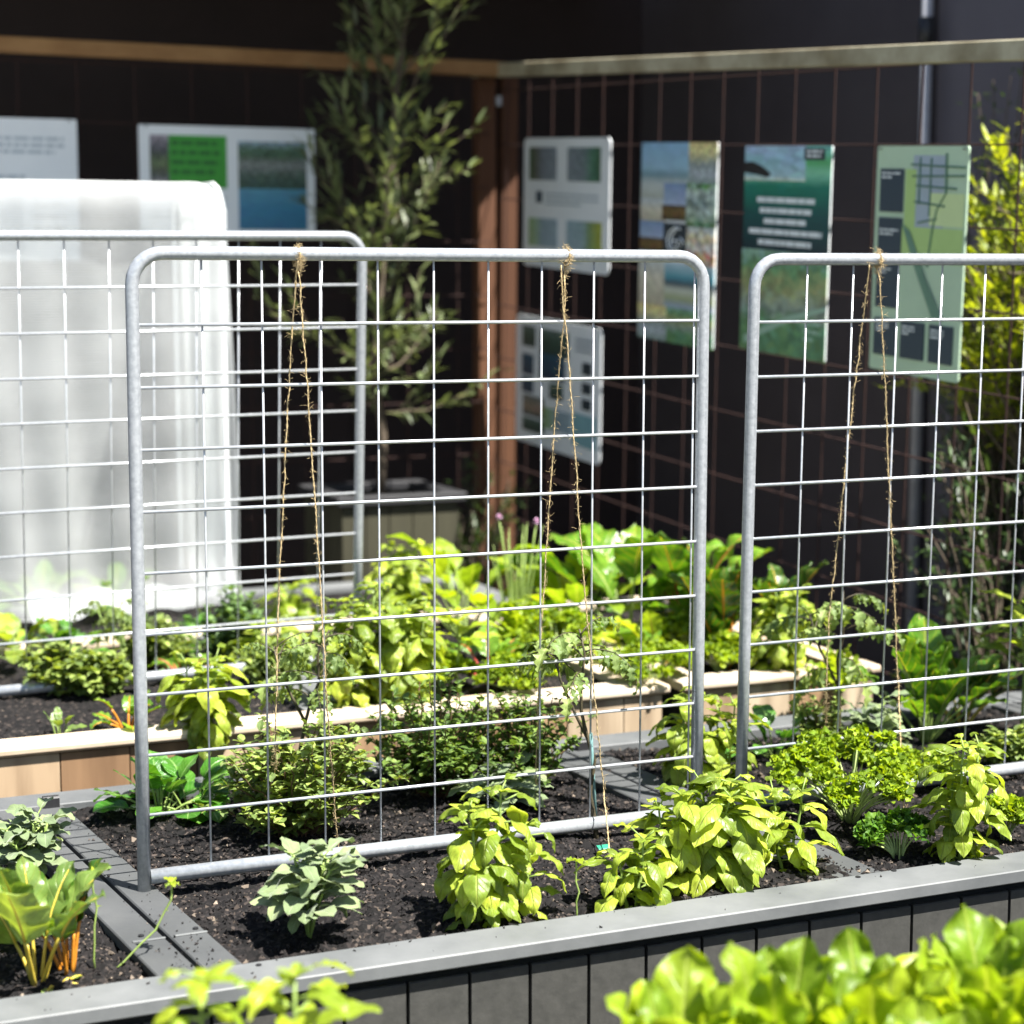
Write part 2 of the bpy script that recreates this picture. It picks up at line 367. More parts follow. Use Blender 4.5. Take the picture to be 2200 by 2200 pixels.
# ------------------------------------------------------------------ printed pictures on the signs
def plain(name, c, rough=.5):
    return surface(name, tuple(x*.93 for x in c), tuple(min(1, x*1.05) for x in c), scale=6, rough=rough, bump=0.0)
def print_mat(name, stops, noise=.25, scale=9, axis=2, stretch=(1, 1, 1)):
    """a printed picture: bands of ink running up the panel, broken up by blotches"""
    m, nt, out = new_mat(name); L = nt.links.new
    uv = nd(nt, "ShaderNodeUVMap", uv_map="uv")
    mp = nd(nt, "ShaderNodeMapping"); mp.inputs["Scale"].default_value = stretch; L(uv.outputs[0], mp.inputs[0])
    no = nd(nt, "ShaderNodeTexNoise"); no.inputs["Scale"].default_value = scale; no.inputs["Detail"].default_value = 6; no.inputs["Roughness"].default_value = .7
    L(mp.outputs[0], no.inputs["Vector"])
    sp = nd(nt, "ShaderNodeSeparateXYZ"); L(uv.outputs[0], sp.inputs[0])
    ce = nd(nt, "ShaderNodeMath", operation='SUBTRACT'); L(no.outputs["Fac"], ce.inputs[0]); ce.inputs[1].default_value = .5
    ma = nd(nt, "ShaderNodeMath", operation='MULTIPLY_ADD'); L(ce.outputs[0], ma.inputs[0]); ma.inputs[1].default_value = noise; L(sp.outputs[0 if axis == 0 else 1], ma.inputs[2])
    r = ramp(nt, stops); L(ma.outputs[0], r.inputs[0])
    vo = nd(nt, "ShaderNodeTexVoronoi"); vo.inputs["Scale"].default_value = scale * 1.6; L(mp.outputs[0], vo.inputs["Vector"])
    vs = nd(nt, "ShaderNodeSeparateColor"); L(vo.outputs["Color"], vs.inputs[0])
    vr = nd(nt, "ShaderNodeMapRange"); L(vs.outputs[0], vr.inputs[0]); k = min(.5, noise*.6); vr.inputs[3].default_value = 1 - k; vr.inputs[4].default_value = 1 + k
    hv = nd(nt, "ShaderNodeHueSaturation"); L(r.outputs[0], hv.inputs["Color"]); L(vr.outputs[0], hv.inputs["Value"])
    vh = nd(nt, "ShaderNodeMapRange"); L(vs.outputs[1], vh.inputs[0]); vh.inputs[3].default_value = .5 - k*.12; vh.inputs[4].default_value = .5 + k*.12; L(vh.outputs[0], hv.inputs["Hue"])
    b = nd(nt, "ShaderNodeBsdfPrincipled"); L(hv.outputs[0], b.inputs["Base Color"]); b.inputs["Roughness"].default_value = .45
    L(b.outputs[0], out.inputs[0])
    return m
C = rgb
PM = {
 'grey_text': plain('grey_ink', C((150, 158, 165))), 'pale_text': plain('pale_grey_ink', C((175, 184, 190))),
 'white_text': plain('white_ink', C((225, 230, 232))), 'dark_ink': plain('charcoal_ink', C((52, 60, 66))),
 'navy': plain('slate_ink', C((52, 66, 78))), 'green_block': plain('green_ink', C((60, 150, 50))), 'green_dark': plain('dark_green_ink', C((38, 105, 40))),
 'teal_block': plain('teal_ink', C((125, 165, 172))), 'map_base': plain('pale_map_green', C((185, 208, 180))),
 'map_green': plain('map_lime', C((176, 205, 130))), 'map_grey': plain('map_lilac_grey', C((165, 178, 190))), 'map_road': plain('map_road_green', C((90, 125, 105))),
 'river': plain('map_river_green', C((105, 140, 120))), 'pale_lime': plain('map_pale_lime', C((205, 222, 165))),
 'aerial': print_mat('aerial_town_print', [(.0, C((40, 70, 60))), (.3, C((70, 90, 80))), (.5, C((125, 130, 128))), (.7, C((55, 85, 55))), (.85, C((80, 110, 90))), (1, C((140, 160, 175)))], .7, 14),
 'sea': print_mat('sea_print', [(0, C((45, 105, 140))), (.5, C((52, 120, 155))), (1, C((80, 140, 165)))], .2, 5, stretch=(1, 5, 1)),
 'street': print_mat('street_print', [(0, C((190, 195, 195))), (.25, C((60, 62, 60))), (.5, C((95, 110, 70))), (.7, C((50, 55, 60))), (1, C((150, 140, 150)))], .8, 10),
 'garden_a': print_mat('grey_garden_print', [(0, C((60, 90, 50))), (.25, C((100, 100, 90))), (.5, C((120, 128, 136))), (1, C((130, 138, 146)))], .25, 6, axis=0),
 'garden_b': print_mat('grey_flower_print', [(0, C((128, 136, 144))), (.5, C((115, 128, 132))), (.75, C((85, 125, 105))), (1, C((60, 90, 60)))], .4, 7, axis=0),
 'garden_c': print_mat('lime_garden_print', [(0, C((140, 165, 110))), (.3, C((150, 175, 150))), (.45, C((140, 160, 170))), (1, C((150, 168, 178)))], .15, 5, axis=0),
 'garden_d': print_mat('yellow_flower_print', [(0, C((150, 172, 182))), (.5, C((145, 168, 172))), (.65, C((125, 150, 110))), (1, C((165, 170, 60)))], .3, 9, axis=0),
 'deep_blue': print_mat('deep_blue_print', [(0, C((40, 62, 78))), (1, C((50, 85, 105)))], .6, 8),
 'deep_green': print_mat('deep_green_print', [(0, C((45, 65, 60))), (.5, C((60, 82, 70))), (1, C((95, 115, 105)))], .8, 12),
 'sepia': print_mat('sepia_print', [(0, C((60, 75, 78))), (.4, C((150, 130, 110))), (1, C((110, 120, 115)))], .8, 8),
 'skyblue': print_mat('hazy_beach_print', [(0, C((175, 180, 168))), (.25, C((190, 198, 196))), (.42, C((120, 150, 160))), (.55, C((150, 185, 205))), (1, C((140, 180, 210)))], .1, 5),
 'sand': print_mat('sand_print', [(0, C((180, 172, 150))), (.5, C((205, 200, 180))), (1, C((190, 200, 205)))], .3, 6),
 'blue_grey': print_mat('blue_grey_print', [(0, C((165, 180, 205))), (1, C((125, 150, 185)))], .15, 4),
 'ochre': print_mat('dark_ochre_print', [(0, C((62, 55, 45))), (.5, C((120, 95, 55))), (1, C((90, 80, 60)))], .8, 8),
 'tower': print_mat('pale_yellow_print', [(0, C((120, 140, 130))), (.25, C((170, 180, 185))), (.5, C((140, 150, 150))), (.75, C((215, 210, 150))), (1, C((220, 205, 140)))], .6, 9),
 'green_white': print_mat('green_white_print', [(0, C((70, 120, 60))), (.35, C((180, 195, 185))), (.55, C((110, 130, 125))), (.8, C((190, 205, 200))), (1, C((90, 140, 70)))], .9, 5),
 'pastel': print_mat('pastel_market_print', [(0, C((190, 195, 195))), (.3, C((205, 140, 90))), (.5, C((200, 205, 205))), (.7, C((215, 195, 150))), (1, C((205, 215, 215)))], 1.1, 6),
 'shore': print_mat('shore_print', [(0, C((150, 165, 190))), (.22, C((160, 170, 130))), (.4, C((195, 200, 185))), (.55, C((75, 90, 100))), (.7, C((85, 150, 165))), (1, C((175, 200, 210)))], .12, 6, stretch=(1, 4, 1)),
 'cloud': print_mat('cloud_print', [(0, C((215, 220, 205))), (.12, C((160, 195, 200))), (.6, C((150, 190, 205))), (1, C((165, 190, 215)))], .35, 4),
 'lagoon': print_mat('green_lagoon_print', [(0, C((12, 42, 52))), (.35, C((14, 78, 78))), (.62, C((24, 122, 100))), (.75, C((130, 200, 165))), (.85, C((90, 175, 110))), (1, C((125, 200, 190)))], .13, 5, stretch=(1, 3, 1)),
 'meadow': print_mat('meadow_print', [(0, C((85, 130, 85))), (.3, C((90, 135, 95))), (.45, C((135, 150, 140))), (.65, C((150, 160, 110))), (.85, C((95, 140, 95))), (1, C((140, 175, 160)))], .55, 9),
 'rock': plain('dark_rock_ink', C((38, 36, 38))), 'flax': plain('pale_green_ink', C((150, 180, 160))),
}

class Fence:
    """vertical frame: origin o, a along, b up, n towards the garden"""
    def __init__(self, o, a, b=None):
        self.o = np.asarray(o, float); self.a = np.asarray(a, float) / np.linalg.norm(a)
        b = np.asarray((0, 0, 1.0) if b is None else b, float)
        b = b - self.a * np.dot(b, self.a); self.b = b / np.linalg.norm(b)
        n = np.cross(self.a, self.b)
        if np.dot(n, EYE - self.o) < 0: n = -n
        self.n = n / np.linalg.norm(n)
    def P(self, a, b, d=0.0): return self.o + self.a * a + self.b * b + self.n * d
    def ab(self, x, y, off=0.0):
        p = at_plane(x, y, self.o + self.n * off, self.n) - self.o
        return float(np.dot(p, self.a)), float(np.dot(p, self.b))
FR = Fence((0.879, 5.4175, 2.146), (0.408, -0.9114, -0.0544), (0.008, -0.056, 0.9984))     # fence on the right, mesh node spacing 0.2
LF = Fence(W(2.27, 3.75, 0), U3)                                                           # fence on the left

def poster(fence, corners, label, parts, w=None, r=.012, base='board_white', group='information signs wired to the mesh fences', off=.012):
    """corners: TL, TR, BR, BL in the photograph"""
    q = [fence.ab(x, y, off) for x, y in corners]
    a0, a1 = (q[0][0] + q[3][0]) / 2, (q[1][0] + q[2][0]) / 2
    b1, b0 = (q[0][1] + q[1][1]) / 2, (q[2][1] + q[3][1]) / 2
    wd, ht = a1 - a0, b1 - b0
    c = fence.P((a0 + a1) / 2, b0, off)
    root = empty('sign_panel', c, label, 'sign', group)
    mb = MB()
    # rounded outline
    out = []
    for cx, cy, s in ((a1 - r, b1 - r, 0), (a0 + r, b1 - r, 90), (a0 + r, b0 + r, 180), (a1 - r, b0 + r, 270)):
        for k in range(6):
            t = math.radians(s + 18 * k); out.append((cx + r * math.cos(t), cy + r * math.sin(t)))
    fr = [fence.P(x, y, off + .004) for x, y in out]; bk = [fence.P(x, y, off) for x, y in out]
    n = len(out)
    flip = np.dot(np.cross(fence.a, fence.b), fence.n) < 0
    F = [tuple(range(n)), tuple(range(2*n-1, n-1, -1))] + [(i, i + n, (i+1) % n + n, (i+1) % n) for i in range(n)]
    if flip: F = [tuple(reversed(f)) for f in F]
    mb.add(fr + bk, F)
    mb.build('panel', M[base] if base in M else PM[base], root)
    lvl = 0
    for item in parts:
        kind, mat = item[0], item[1]
        lvl += 1
        d0 = off + .004; d1 = off + .005 + .00025 * lvl
        pm = MB()
        def rect(s0, t0, s1, t1):
            p = [fence.P(a0 + wd*s0, b1 - ht*t1, d1), fence.P(a0 + wd*s1, b1 - ht*t1, d1), fence.P(a0 + wd*s1, b1 - ht*t0, d1), fence.P(a0 + wd*s0, b1 - ht*t0, d1)]
            g = [fence.P(a0 + wd*s0, b1 - ht*t1, d0), fence.P(a0 + wd*s1, b1 - ht*t1, d0), fence.P(a0 + wd*s1, b1 - ht*t0, d0), fence.P(a0 + wd*s0, b1 - ht*t0, d0)]
            f = [(0,1,2,3), (0,4,5,1), (1,5,6,2), (2,6,7,3), (3,7,4,0)]
            if flip: f = [tuple(reversed(x)) for x in f]
            pm.add(p + g, f, [(0,0),(1,0),(1,1),(0,1)]*2)
        if kind == 'pic':
            rect(*item[2]); nm = 'printed_picture'
        elif kind == 'block':
            rect(*item[2]); nm = 'colour_block'
        elif kind == 'text':                              # lines too small to read: word-length dashes
            s0, t0, s1, t1 = item[2]; nl = item[3]; rng = random.Random(hash((s0, t0, nl)) & 0xffff)
            h = (t1 - t0) / (nl * 1.0)
            for k in range(nl):
                s = s0; end = s1 if k < nl - 1 else s0 + (s1 - s0) * rng.uniform(.5, .95)
                if len(item) > 4:                         # centred ragged lines
                    ins = item[4][k]; s = s0 + (s1-s0)*ins; end = s1 - (s1-s0)*ins
                while s < end:
                    wl = min(end - s, rng.uniform(.05, .16) * max(.5, (s1 - s0)))
                    rect(s, t0 + k*h, s + wl, t0 + k*h + h*.5); s += wl + .012
            nm = 'text_block'
        elif kind == 'poly':
            pts = item[2]
            P = [fence.P(a0 + wd*s, b1 - ht*t, d1) for s, t in pts]
            f = tuple(range(len(pts)))
            nrm = np.cross(P[1] - P[0], P[2] - P[1])
            if np.dot(nrm, fence.n) < 0: f = tuple(reversed(f))
            pm.add(P, [f], [(s, 1 - t) for s, t in pts]); nm = item[3] if len(item) > 3 else 'printed_shape'
        elif kind == 'line':
            for seg in item[2]:
                pts = [fence.P(a0 + wd*s, b1 - ht*t, d1 - .0008) for s, t in seg]
                pm.tube(pts, item[3], 4)
            nm = item[4] if len(item) > 4 else 'printed_lines'
        pm.build(nm, PM[mat], root)
    # tie wires at the top corners
    for s in (.04, .96):
        t = MB(); p = fence.P(a0 + wd*s, b1 - ht*.012, off + .006)
        t.tube([p - fence.a*.006, p + fence.n*.003, p + fence.a*.006], .0018, 5)
        t.build('tie_wire', M['black'], root)
    return root

# ------------------------------------------------------------------ large structure: ground, walls, fences, shade sail
g = MB(); g.add([(-60, -30, 0), (60, -30, 0), (60, 90, 0), (-60, 90, 0)], [(0, 1, 2, 3)])
tag(g.build('ground', M['paving']), kind='structure')

def wall(name, u0, v0, u1, v1, h, th, mat, label, joints):
    p0, p1 = W(u0, v0, 0), W(u1, v1, 0)
    root = empty(name, (p0 + p1) / 2, label, 'wall')
    d = p1 - p0; ln = np.linalg.norm(d); d /= ln
    n = np.cross(d, Z3)
    if np.dot(n, EYE - p0) < 0: n = -n
    mb = MB(); step = ln / joints
    for k in range(joints):                                  # sheet joints 6 mm wide
        o = p0 + d * (k * step + .003)
        mb.box(o - n * th, d * (step - .006), n * th if np.dot(np.cross(d, n), Z3) > 0 else n * th, Z3 * h) if np.dot(np.cross(d, n), Z3) > 0 else mb.box(o, d * (step - .006), -n * th, Z3 * h)
    mb.build('wall_panels', mat, root)
    b = MB()
    if np.dot(np.cross(d, n), Z3) > 0: b.box(p0 - n * (th + .03), d * ln, n * .028, Z3 * h)
    else: b.box(p0 - n * (th + .002), d * ln, -n * .028, Z3 * h)
    b.build('backing', M['void'], root)
    return root
wall('dark_building_wall', -7.0, 4.7, 3.45, 4.7, 3.4, .06, M['wall_dark'], 'dark brown panelled wall in shade behind the fence with the timber rail on the left', 7)
wall('brown_building_wall', 3.3, 4.695, 3.3, 2.56, 5.6, .06, M['wall_brown'], 'tall dark brown wall between the corner posts and the slim downpipe', 1)  # height above the view is added to keep sun off the wall behind
wall('grey_building_wall', 3.33, 2.55, 3.33, -3.2, 3.3, .06, M['wall_grey'], 'charcoal grey wall to the right of the slim downpipe, behind the rusty mesh fence', 3)

pr = empty('downpipe', W(3.26, 2.52, 0), 'slim grey downpipe with a dark clip fixed to the grey wall', 'pipe')
t = MB(); t.tube([W(3.265, 2.52, 0.02), W(3.265, 2.52, 3.28)], .019, 14); t.build('pipe', M['aluminium'], pr, True)
t = MB(); zc = 2.40; t.tube([W(3.262, 2.52, zc - .05), W(3.262, 2.52, zc + .045)], .026, 14); t.build('pipe_clip', M['black'], pr, True)

# shade sail over the left fence
zs = 2.92
e0, e1 = at_z(0, 78, zs), at_z(560, 2, zs)
dv = (e1 - e0) / np.linalg.norm(e1 - e0)
far, near = e0 - dv * 1.5, e1 + dv * 2.9
sl = [far, near, W(1.6, 2.62, zs), W(-3.2, 2.62, zs), W(-4.2, 5.4, zs)]
s = MB(); n = len(sl)
s.add([p + Z3*.0 for p in sl] + [p + Z3*.012 for p in sl], [tuple(range(n-1, -1, -1)), tuple(range(n, 2*n))] + [(i, (i+1) % n, (i+1) % n + n, i + n) for i in range(n)])
tag(s.build('shade_sail', M['sail'], None, origin=W(0, 3.6, zs)), 'dark olive shade sail hung high above the left fence', 'shade sail')

def fence_mesh(mb, fr, a0, a1, b0, b1, ph_a=0.0, ph_b=0.0, r=.0032, step=.2):
    k = math.ceil((a0 - ph_a) / step)
    while ph_a + k*step <= a1:
        a = ph_a + k*step; mb.tube([fr.P(a, b0, 0), fr.P(a, b1, 0)], r, 6); k += 1
    k = math.ceil((b0 - ph_b) / step)
    while ph_b + k*step <= b1:
        b = ph_b + k*step; mb.tube([fr.P(a0, b, .0055), fr.P(a1, b, .0055)], r, 6); k += 1

# right fence
rf = empty('rusty_mesh_fence', FR.P(0, -2.12), 'rusty square mesh fence under a greyed timber rail, hung with upright signs', 'fence')
mb = MB(); fence_mesh(mb, FR, -2.3, 1.9, -2.1, .03, r=.0028); mb.build('wire_mesh', M['rust'], rf)
p0 = FR.ab(1090, 151); p1 = FR.ab(2200, 109)
sl_ = (p1[1] - p0[1]) / (p1[0] - p0[0])
r0 = (-2.42, p0[1] + sl_ * (-2.42 - p0[0])); r1 = (1.95, p0[1] + sl_ * (1.95 - p0[0]))
o = FR.P(r0[0], r0[1], .008); d = FR.P(r1[0], r1[1], .008) - o
up = np.cross(FR.n, d); up /= np.linalg.norm(up)
if up[2] < 0: up = -up
mb = MB(); mb.cbox(o - up * .0245, d, FR.n * .045, up * .049, .003)
rl = mb.build('top_rail', M['rail_grey'], rf)
for a in (-2.285, 1.7):
    mb = MB(); mb.cbox(FR.P(a - .03, -2.14, -.075), FR.b * (2.14 + .05), FR.a * .052, FR.n * .066, .003); mb.build('post', M['post'], rf)
mb = MB(); q = FR.P(-2.295, -.055, .002); mb.box(q, FR.a * .05, FR.b * .035, FR.n * .02); mb.build('bracket', M['bracket'], rf)

# left fence
lf = empty('timber_rail_mesh_fence', LF.P(-2.0, 0), 'dark mesh fence under a brown timber rail, carrying two wide white signs', 'fence')
l0, l1 = LF.ab(0, 98), LF.ab(1060, 151)
sl2 = (l1[1] - l0[1]) / (l1[0] - l0[0])
aL, aR = -3.4, l1[0] + .03
o = LF.P(aL, l0[1] + sl2 * (aL - l0[0]), .02); e = LF.P(aR, l0[1] + sl2 * (aR - l0[0]), .02)
mb = MB(); mb.cbox(o - Z3 * .026, e - o, LF.n * .045, Z3 * .052, .003) if np.dot(np.cross(e - o, LF.n), Z3) > 0 else mb.cbox(o - Z3 * .026 + LF.n*.045, e - o, -LF.n * .045, Z3 * .052, .003)
mb.build('top_rail', M['rail'], lf)
w0 = LF.ab(167, 262)
mb = MB(); fence_mesh(mb, LF, aL, aR - .05, .05, l1[1] - .02, ph_a=w0[0], ph_b=w0[1], r=.0026); mb.build('wire_mesh', M['rust'], lf)
pa = LF.ab(1050, 400)[0]
mb = MB(); mb.cbox(LF.P(pa - .034, 0.005, -.012), Z3 * (l1[1] - .03), LF.a * .068, -LF.n * .068 if np.dot(np.cross(Z3, LF.a), LF.n) < 0 else LF.n * .02, .003)
mb.build('post', M['post'], lf)
mb = MB(); mb.cbox(LF.P(aL + .3, 0.005, -.012), Z3 * 2.1, LF.a * .068, -LF.n * .068 if np.dot(np.cross(Z3, LF.a), LF.n) < 0 else LF.n * .02, .003)
mb.build('post', M['post'], lf)

# signs ------------------------------------------------------------
poster(LF, [(-250, 240), (168, 262), (168, 560), (-250, 560)], 'white sign of grey print at the far left above the netting', [
    ('text', 'pale_text', (.46, .13, .93, .27), 3), ('text', 'pale_text', (.1, .4, .72, .5), 2), ('block', 'pale_text', (.15, .42, .7, .95)), ('text', 'grey_text', (.76, .44, .93, .9), 6)], r=.006)
poster(LF, [(299, 264), (676, 281), (676, 500), (299, 500)], 'wide white sign with a green block and a blue sea picture, left of the tree', [
    ('pic', 'street', (.06, .09, .17, .6)), ('block', 'green_block', (.165, .09, .49, .58)), ('text', 'green_dark', (.18, .14, .45, .5), 4),
    ('pic', 'aerial', (.555, .13, .95, .58)), ('pic', 'sea', (.555, .58, .95, .97)), ('text', 'pale_text', (.06, .66, .48, .9), 4)], r=.006)
poster(FR, [(1136, 297), (1320, 295), (1304, 586), (1119, 572)], 'white upright sign with four square pictures, just right of the brown corner posts', [
    ('pic', 'garden_a', (.07, .07, .4, .325)), ('pic', 'garden_b', (.53, .07, .9, .325)), ('block', 'navy', (.16, .41, .23, .50)), ('text', 'pale_text', (.27, .42, .88, .53), 3),
    ('pic', 'garden_c', (.07, .62, .42, .84)), ('pic', 'garden_d', (.53, .62, .92, .84)), ('text', 'pale_text', (.1, .88, .85, .95), 2)], r=.022)
poster(FR, [(1118, 678), (1298, 703), (1287, 992), (1104, 947)], 'lower white sign of small blue and green pictures, beneath the four-picture sign', [
    ('pic', 'deep_green', (.08, .08, .24, .24)), ('pic', 'deep_green', (.3, .08, .64, .27)), ('pic', 'deep_blue', (.08, .3, .22, .46)), ('pic', 'deep_blue', (.08, .48, .22, .6)), ('pic', 'deep_blue', (.3, .27, .6, .46)),
    ('pic', 'deep_green', (.42, .48, .58, .6)), ('text', 'grey_text', (.72, .1, .92, .22), 3), ('block', 'dark_ink', (.8, .27, .9, .36)), ('block', 'dark_ink', (.8, .42, .9, .5)), ('block', 'dark_ink', (.8, .54, .9, .62)),
    ('pic', 'sepia', (.1, .62, .36, .78)), ('pic', 'garden_c', (.36, .68, .68, .84)), ('block', 'teal_block', (.7, .66, .96, .9)), ('pic', 'deep_green', (.1, .8, .36, .9))], r=.022)
poster(FR, [(1387, 307), (1545, 305), (1534, 752), (1370, 722)], 'tall collage sign of beach and town pictures, third upright sign from the corner posts', [
    ('pic', 'skyblue', (0.0, .0, .66, .28)), ('pic', 'tower', (.64, .0, 1.0, .21)), ('pic', 'sand', (0.0, .28, .35, .40)), ('pic', 'blue_grey', (.32, .2, .65, .31)), ('pic', 'ochre', (.3, .31, .62, .385)),
    ('pic', 'green_white', (.62, .2, 1.0, .41)), ('pic', 'blue_grey', (0.0, .395, .34, .48)), ('pic', 'ochre', (0.0, .48, .32, .55)), ('block', 'dark_ink', (.33, .4, .64, .55)),
    ('line', 'white_text', [[(.56, .425), (.48, .42), (.41, .445), (.385, .48), (.40, .52), (.46, .535), (.52, .52), (.53, .485), (.47, .485)], [(.5, .43), (.45, .455), (.435, .49), (.455, .515)], [(.56, .47), (.6, .49), (.57, .505)]], .004, 'white_emblem'),
    ('pic', 'pastel', (.64, .41, 1.0, .62)), ('pic', 'sand', (0.0, .55, .36, .82)), ('pic', 'shore', (.36, .6, 1.0, .82)), ('pic', 'tower', (0.0, .82, .4, 1.0)), ('pic', 'meadow', (.4, .82, 1.0, 1.0))], r=.006, group='information signs wired to the mesh fences')
poster(FR, [(1606, 311), (1785, 316), (1780, 783), (1592, 745)], 'green lagoon sign with five lines of white print and a dark rock', [
    ('pic', 'lagoon', (0, 0, 1, .5)), ('pic', 'cloud', (0, 0, .72, .165)), ('poly', 'rock', [(0, .08), (.1, .075), (.22, .10), (.33, .135), (.28, .15), (.15, .14), (0, .128)], 'printed_rock'),
    ('block', 'dark_ink', (.7, .01, .93, .065)), ('text', 'white_text', (.73, .02, .9, .062), 2),
    ('text', 'white_text', (.06, .245, .94, .50), 5, [.12, .16, .22, .02, .15]),
    ('pic', 'meadow', (0, .5, 1, 1)), ('poly', 'flax', [(.05, .93), (.6, .80), (1.0, .74), (1.0, .76), (.6, .83), (.05, .97)], 'printed_path'), ('text', 'flax', (.76, .82, .94, .93), 3)], r=.006)
poster(FR, [(1889, 314), (2080, 313), (2066, 826), (1870, 788)], 'pale green map sign with dark slate text boxes, nearest the golden shrub', [
    ('block', 'map_grey', (.42, .04, .76, .35)), ('block', 'map_green', (.32, .35, .98, .5)), ('block', 'pale_lime', (.62, .2, .98, .34)), ('block', 'map_green', (.34, .10, .46, .35)),
    ('block', 'navy', (.05, .10, .32, .29)), ('text', 'white_text', (.07, .115, .28, .15), 2), ('block', 'navy', (.05, .315, .32, .48)), ('text', 'white_text', (.07, .365, .28, .40), 2),
    ('block', 'navy', (.05, .52, .3, .715)), ('text', 'white_text', (.08, .54, .22, .57), 2),
    ('line', 'map_road', [[(.78, .03), (.79, .2), (.7, .27), (.66, .36), (.62, .52)], [(.4, .08), (.98, .09)], [(.42, .13), (.98, .125)], [(.46, .17), (.9, .18)], [(.62, .05), (.62, .3)], [(.5, .05), (.5, .25)], [(.5, .33), (.7, .31)], [(.45, .24), (.78, .255)]], .0024, 'printed_roads'),
    ('poly', 'river', [(.32, .335), (.42, .37), (.52, .47), (.6, .56), (.72, .66), (.82, .74), (.7, .74), (.56, .6), (.46, .5), (.38, .40)], 'printed_river'),
    ('block', 'navy', (.05, .765, .3, .93)), ('block', 'navy', (.36, .765, .62, .93)), ('block', 'navy', (.68, .765, .93, .93)),
    ('text', 'white_text', (.08, .785, .22, .83), 3), ('text', 'white_text', (.38, .785, .52, .83), 3), ('text', 'white_text', (.7, .785, .84, .83), 3)], r=.008, base='map_base')

# ------------------------------------------------------------------ planters
def B(mb, u0, v0, z0, du, dv_, dz, ch=.002): mb.cbox(W(u0, v0, z0), U3 * du, V3 * dv_, Z3 * dz, ch)
def soil(name, u0, u1, v0, v1, z, seed, step=.007, crumbs=6000, spill=None):
    rng = np.random.default_rng(seed)
    nu, nv = int((u1-u0)/step), int((v1-v0)/step)
    h = np.zeros((nv+1, nu+1))
    for sc, am in ((40, .012), (14, .008), (5, .005), (2, .0045), (1, .003)):
        a = rng.standard_normal((nv//sc + 3, nu//sc + 3))
        yi = np.arange(nv+1)/sc; xi = np.arange(nu+1)/sc
        y0 = yi.astype(int); x0 = xi.astype(int); fy = (yi-y0)[:, None]; fx = (xi-x0)[None, :]
        fy = fy*fy*(3-2*fy); fx = fx*fx*(3-2*fx)
        g_ = a[y0][:, x0]*(1-fy)*(1-fx) + a[y0+1][:, x0]*fy*(1-fx) + a[y0][:, x0+1]*(1-fy)*fx + a[y0+1][:, x0+1]*fy*fx
        h += g_ * am * .5
    uu = np.linspace(u0, u1, nu+1); vv = np.linspace(v0, v1, nv+1)
    UU, VV = np.meshgrid(uu, vv)
    X = A0[0] + U2[0]*UU + V2[0]*VV; Y = A0[1] + U2[1]*UU + V2[1]*VV
    Zz = z + np.clip(h, -.02, .016)
    P = np.stack([X, Y, Zz], -1).reshape(-1, 3)
    idx = np.arange((nu+1)*(nv+1)).reshape(nv+1, nu+1)
    F = np.stack([idx[:-1, :-1], idx[:-1, 1:], idx[1:, 1:], idx[1:, :-1]], -1).reshape(-1, 4)
    mb = MB(); mb.add(P, F.tolist())
    o = mb.build(name, M['soil'], None, origin=W(u0, v0, z)); tag(o, kind='stuff')
    o.data.materials.append(M['crumb'])
    # crumbs: little irregular chips lying on the surface, same object
    cv, cf, n0 = [], [], 0
    T = np.array([(1,1,1),(1,-1,-1),(-1,1,-1),(-1,-1,1)], float)
    TF = [(0,1,2),(0,3,1),(0,2,3),(1,3,2)]
    for k in range(crumbs):
        i, j = rng.integers(0, nu), rng.integers(0, nv)
        c = P[idx[j, i]] + np.array([rng.uniform(-.003, .003), rng.uniform(-.003, .003), .001])
        Q = np.linalg.qr(rng.standard_normal((3, 3)))[0]
        sz = rng.uniform(.0011, .0038) * (1.6 if rng.random() < .08 else 1)
        if k < crumbs*.006: sz = rng.uniform(.005, .0095)
        if spill and k % 110 == 7:
            a_, b_, z_ = spill[rng.integers(0, len(spill))]
            ff = rng.random(); w_ = W(a_[0] + (a_[1]-a_[0])*rng.random(), b_[0] + (b_[1]-b_[0])*ff**2, z_); c = w_ + np.array([0, 0, .0006]); sz = .0007 + .0022*rng.random()**2
        v = (T * np.array([1, rng.uniform(.4, 1), rng.uniform(.25, .7)])) @ Q * sz + c
        cv.append(v); cf.extend([(a+n0, b+n0, c_+n0) for a, b, c_ in TF]); n0 += 4
    me = bpy.data.meshes.new(name + '_m')
    V = np.concatenate([P, np.concatenate(cv)]) - W(u0, v0, z)
    me.from_pydata(V.tolist(), [], F.tolist() + [tuple(i + len(P) for i in f) for f in cf])
    me.materials.append(M['soil']); me.materials.append(M['crumb'])
    mi = np.zeros(len(me.polygons), np.int32); mi[len(F):] = 1
    me.polygons.foreach_set("material_index", mi)
    old = o.data; o.data = me; bpy.data.meshes.remove(old)
    return o

ZC, ZS = .600, .585
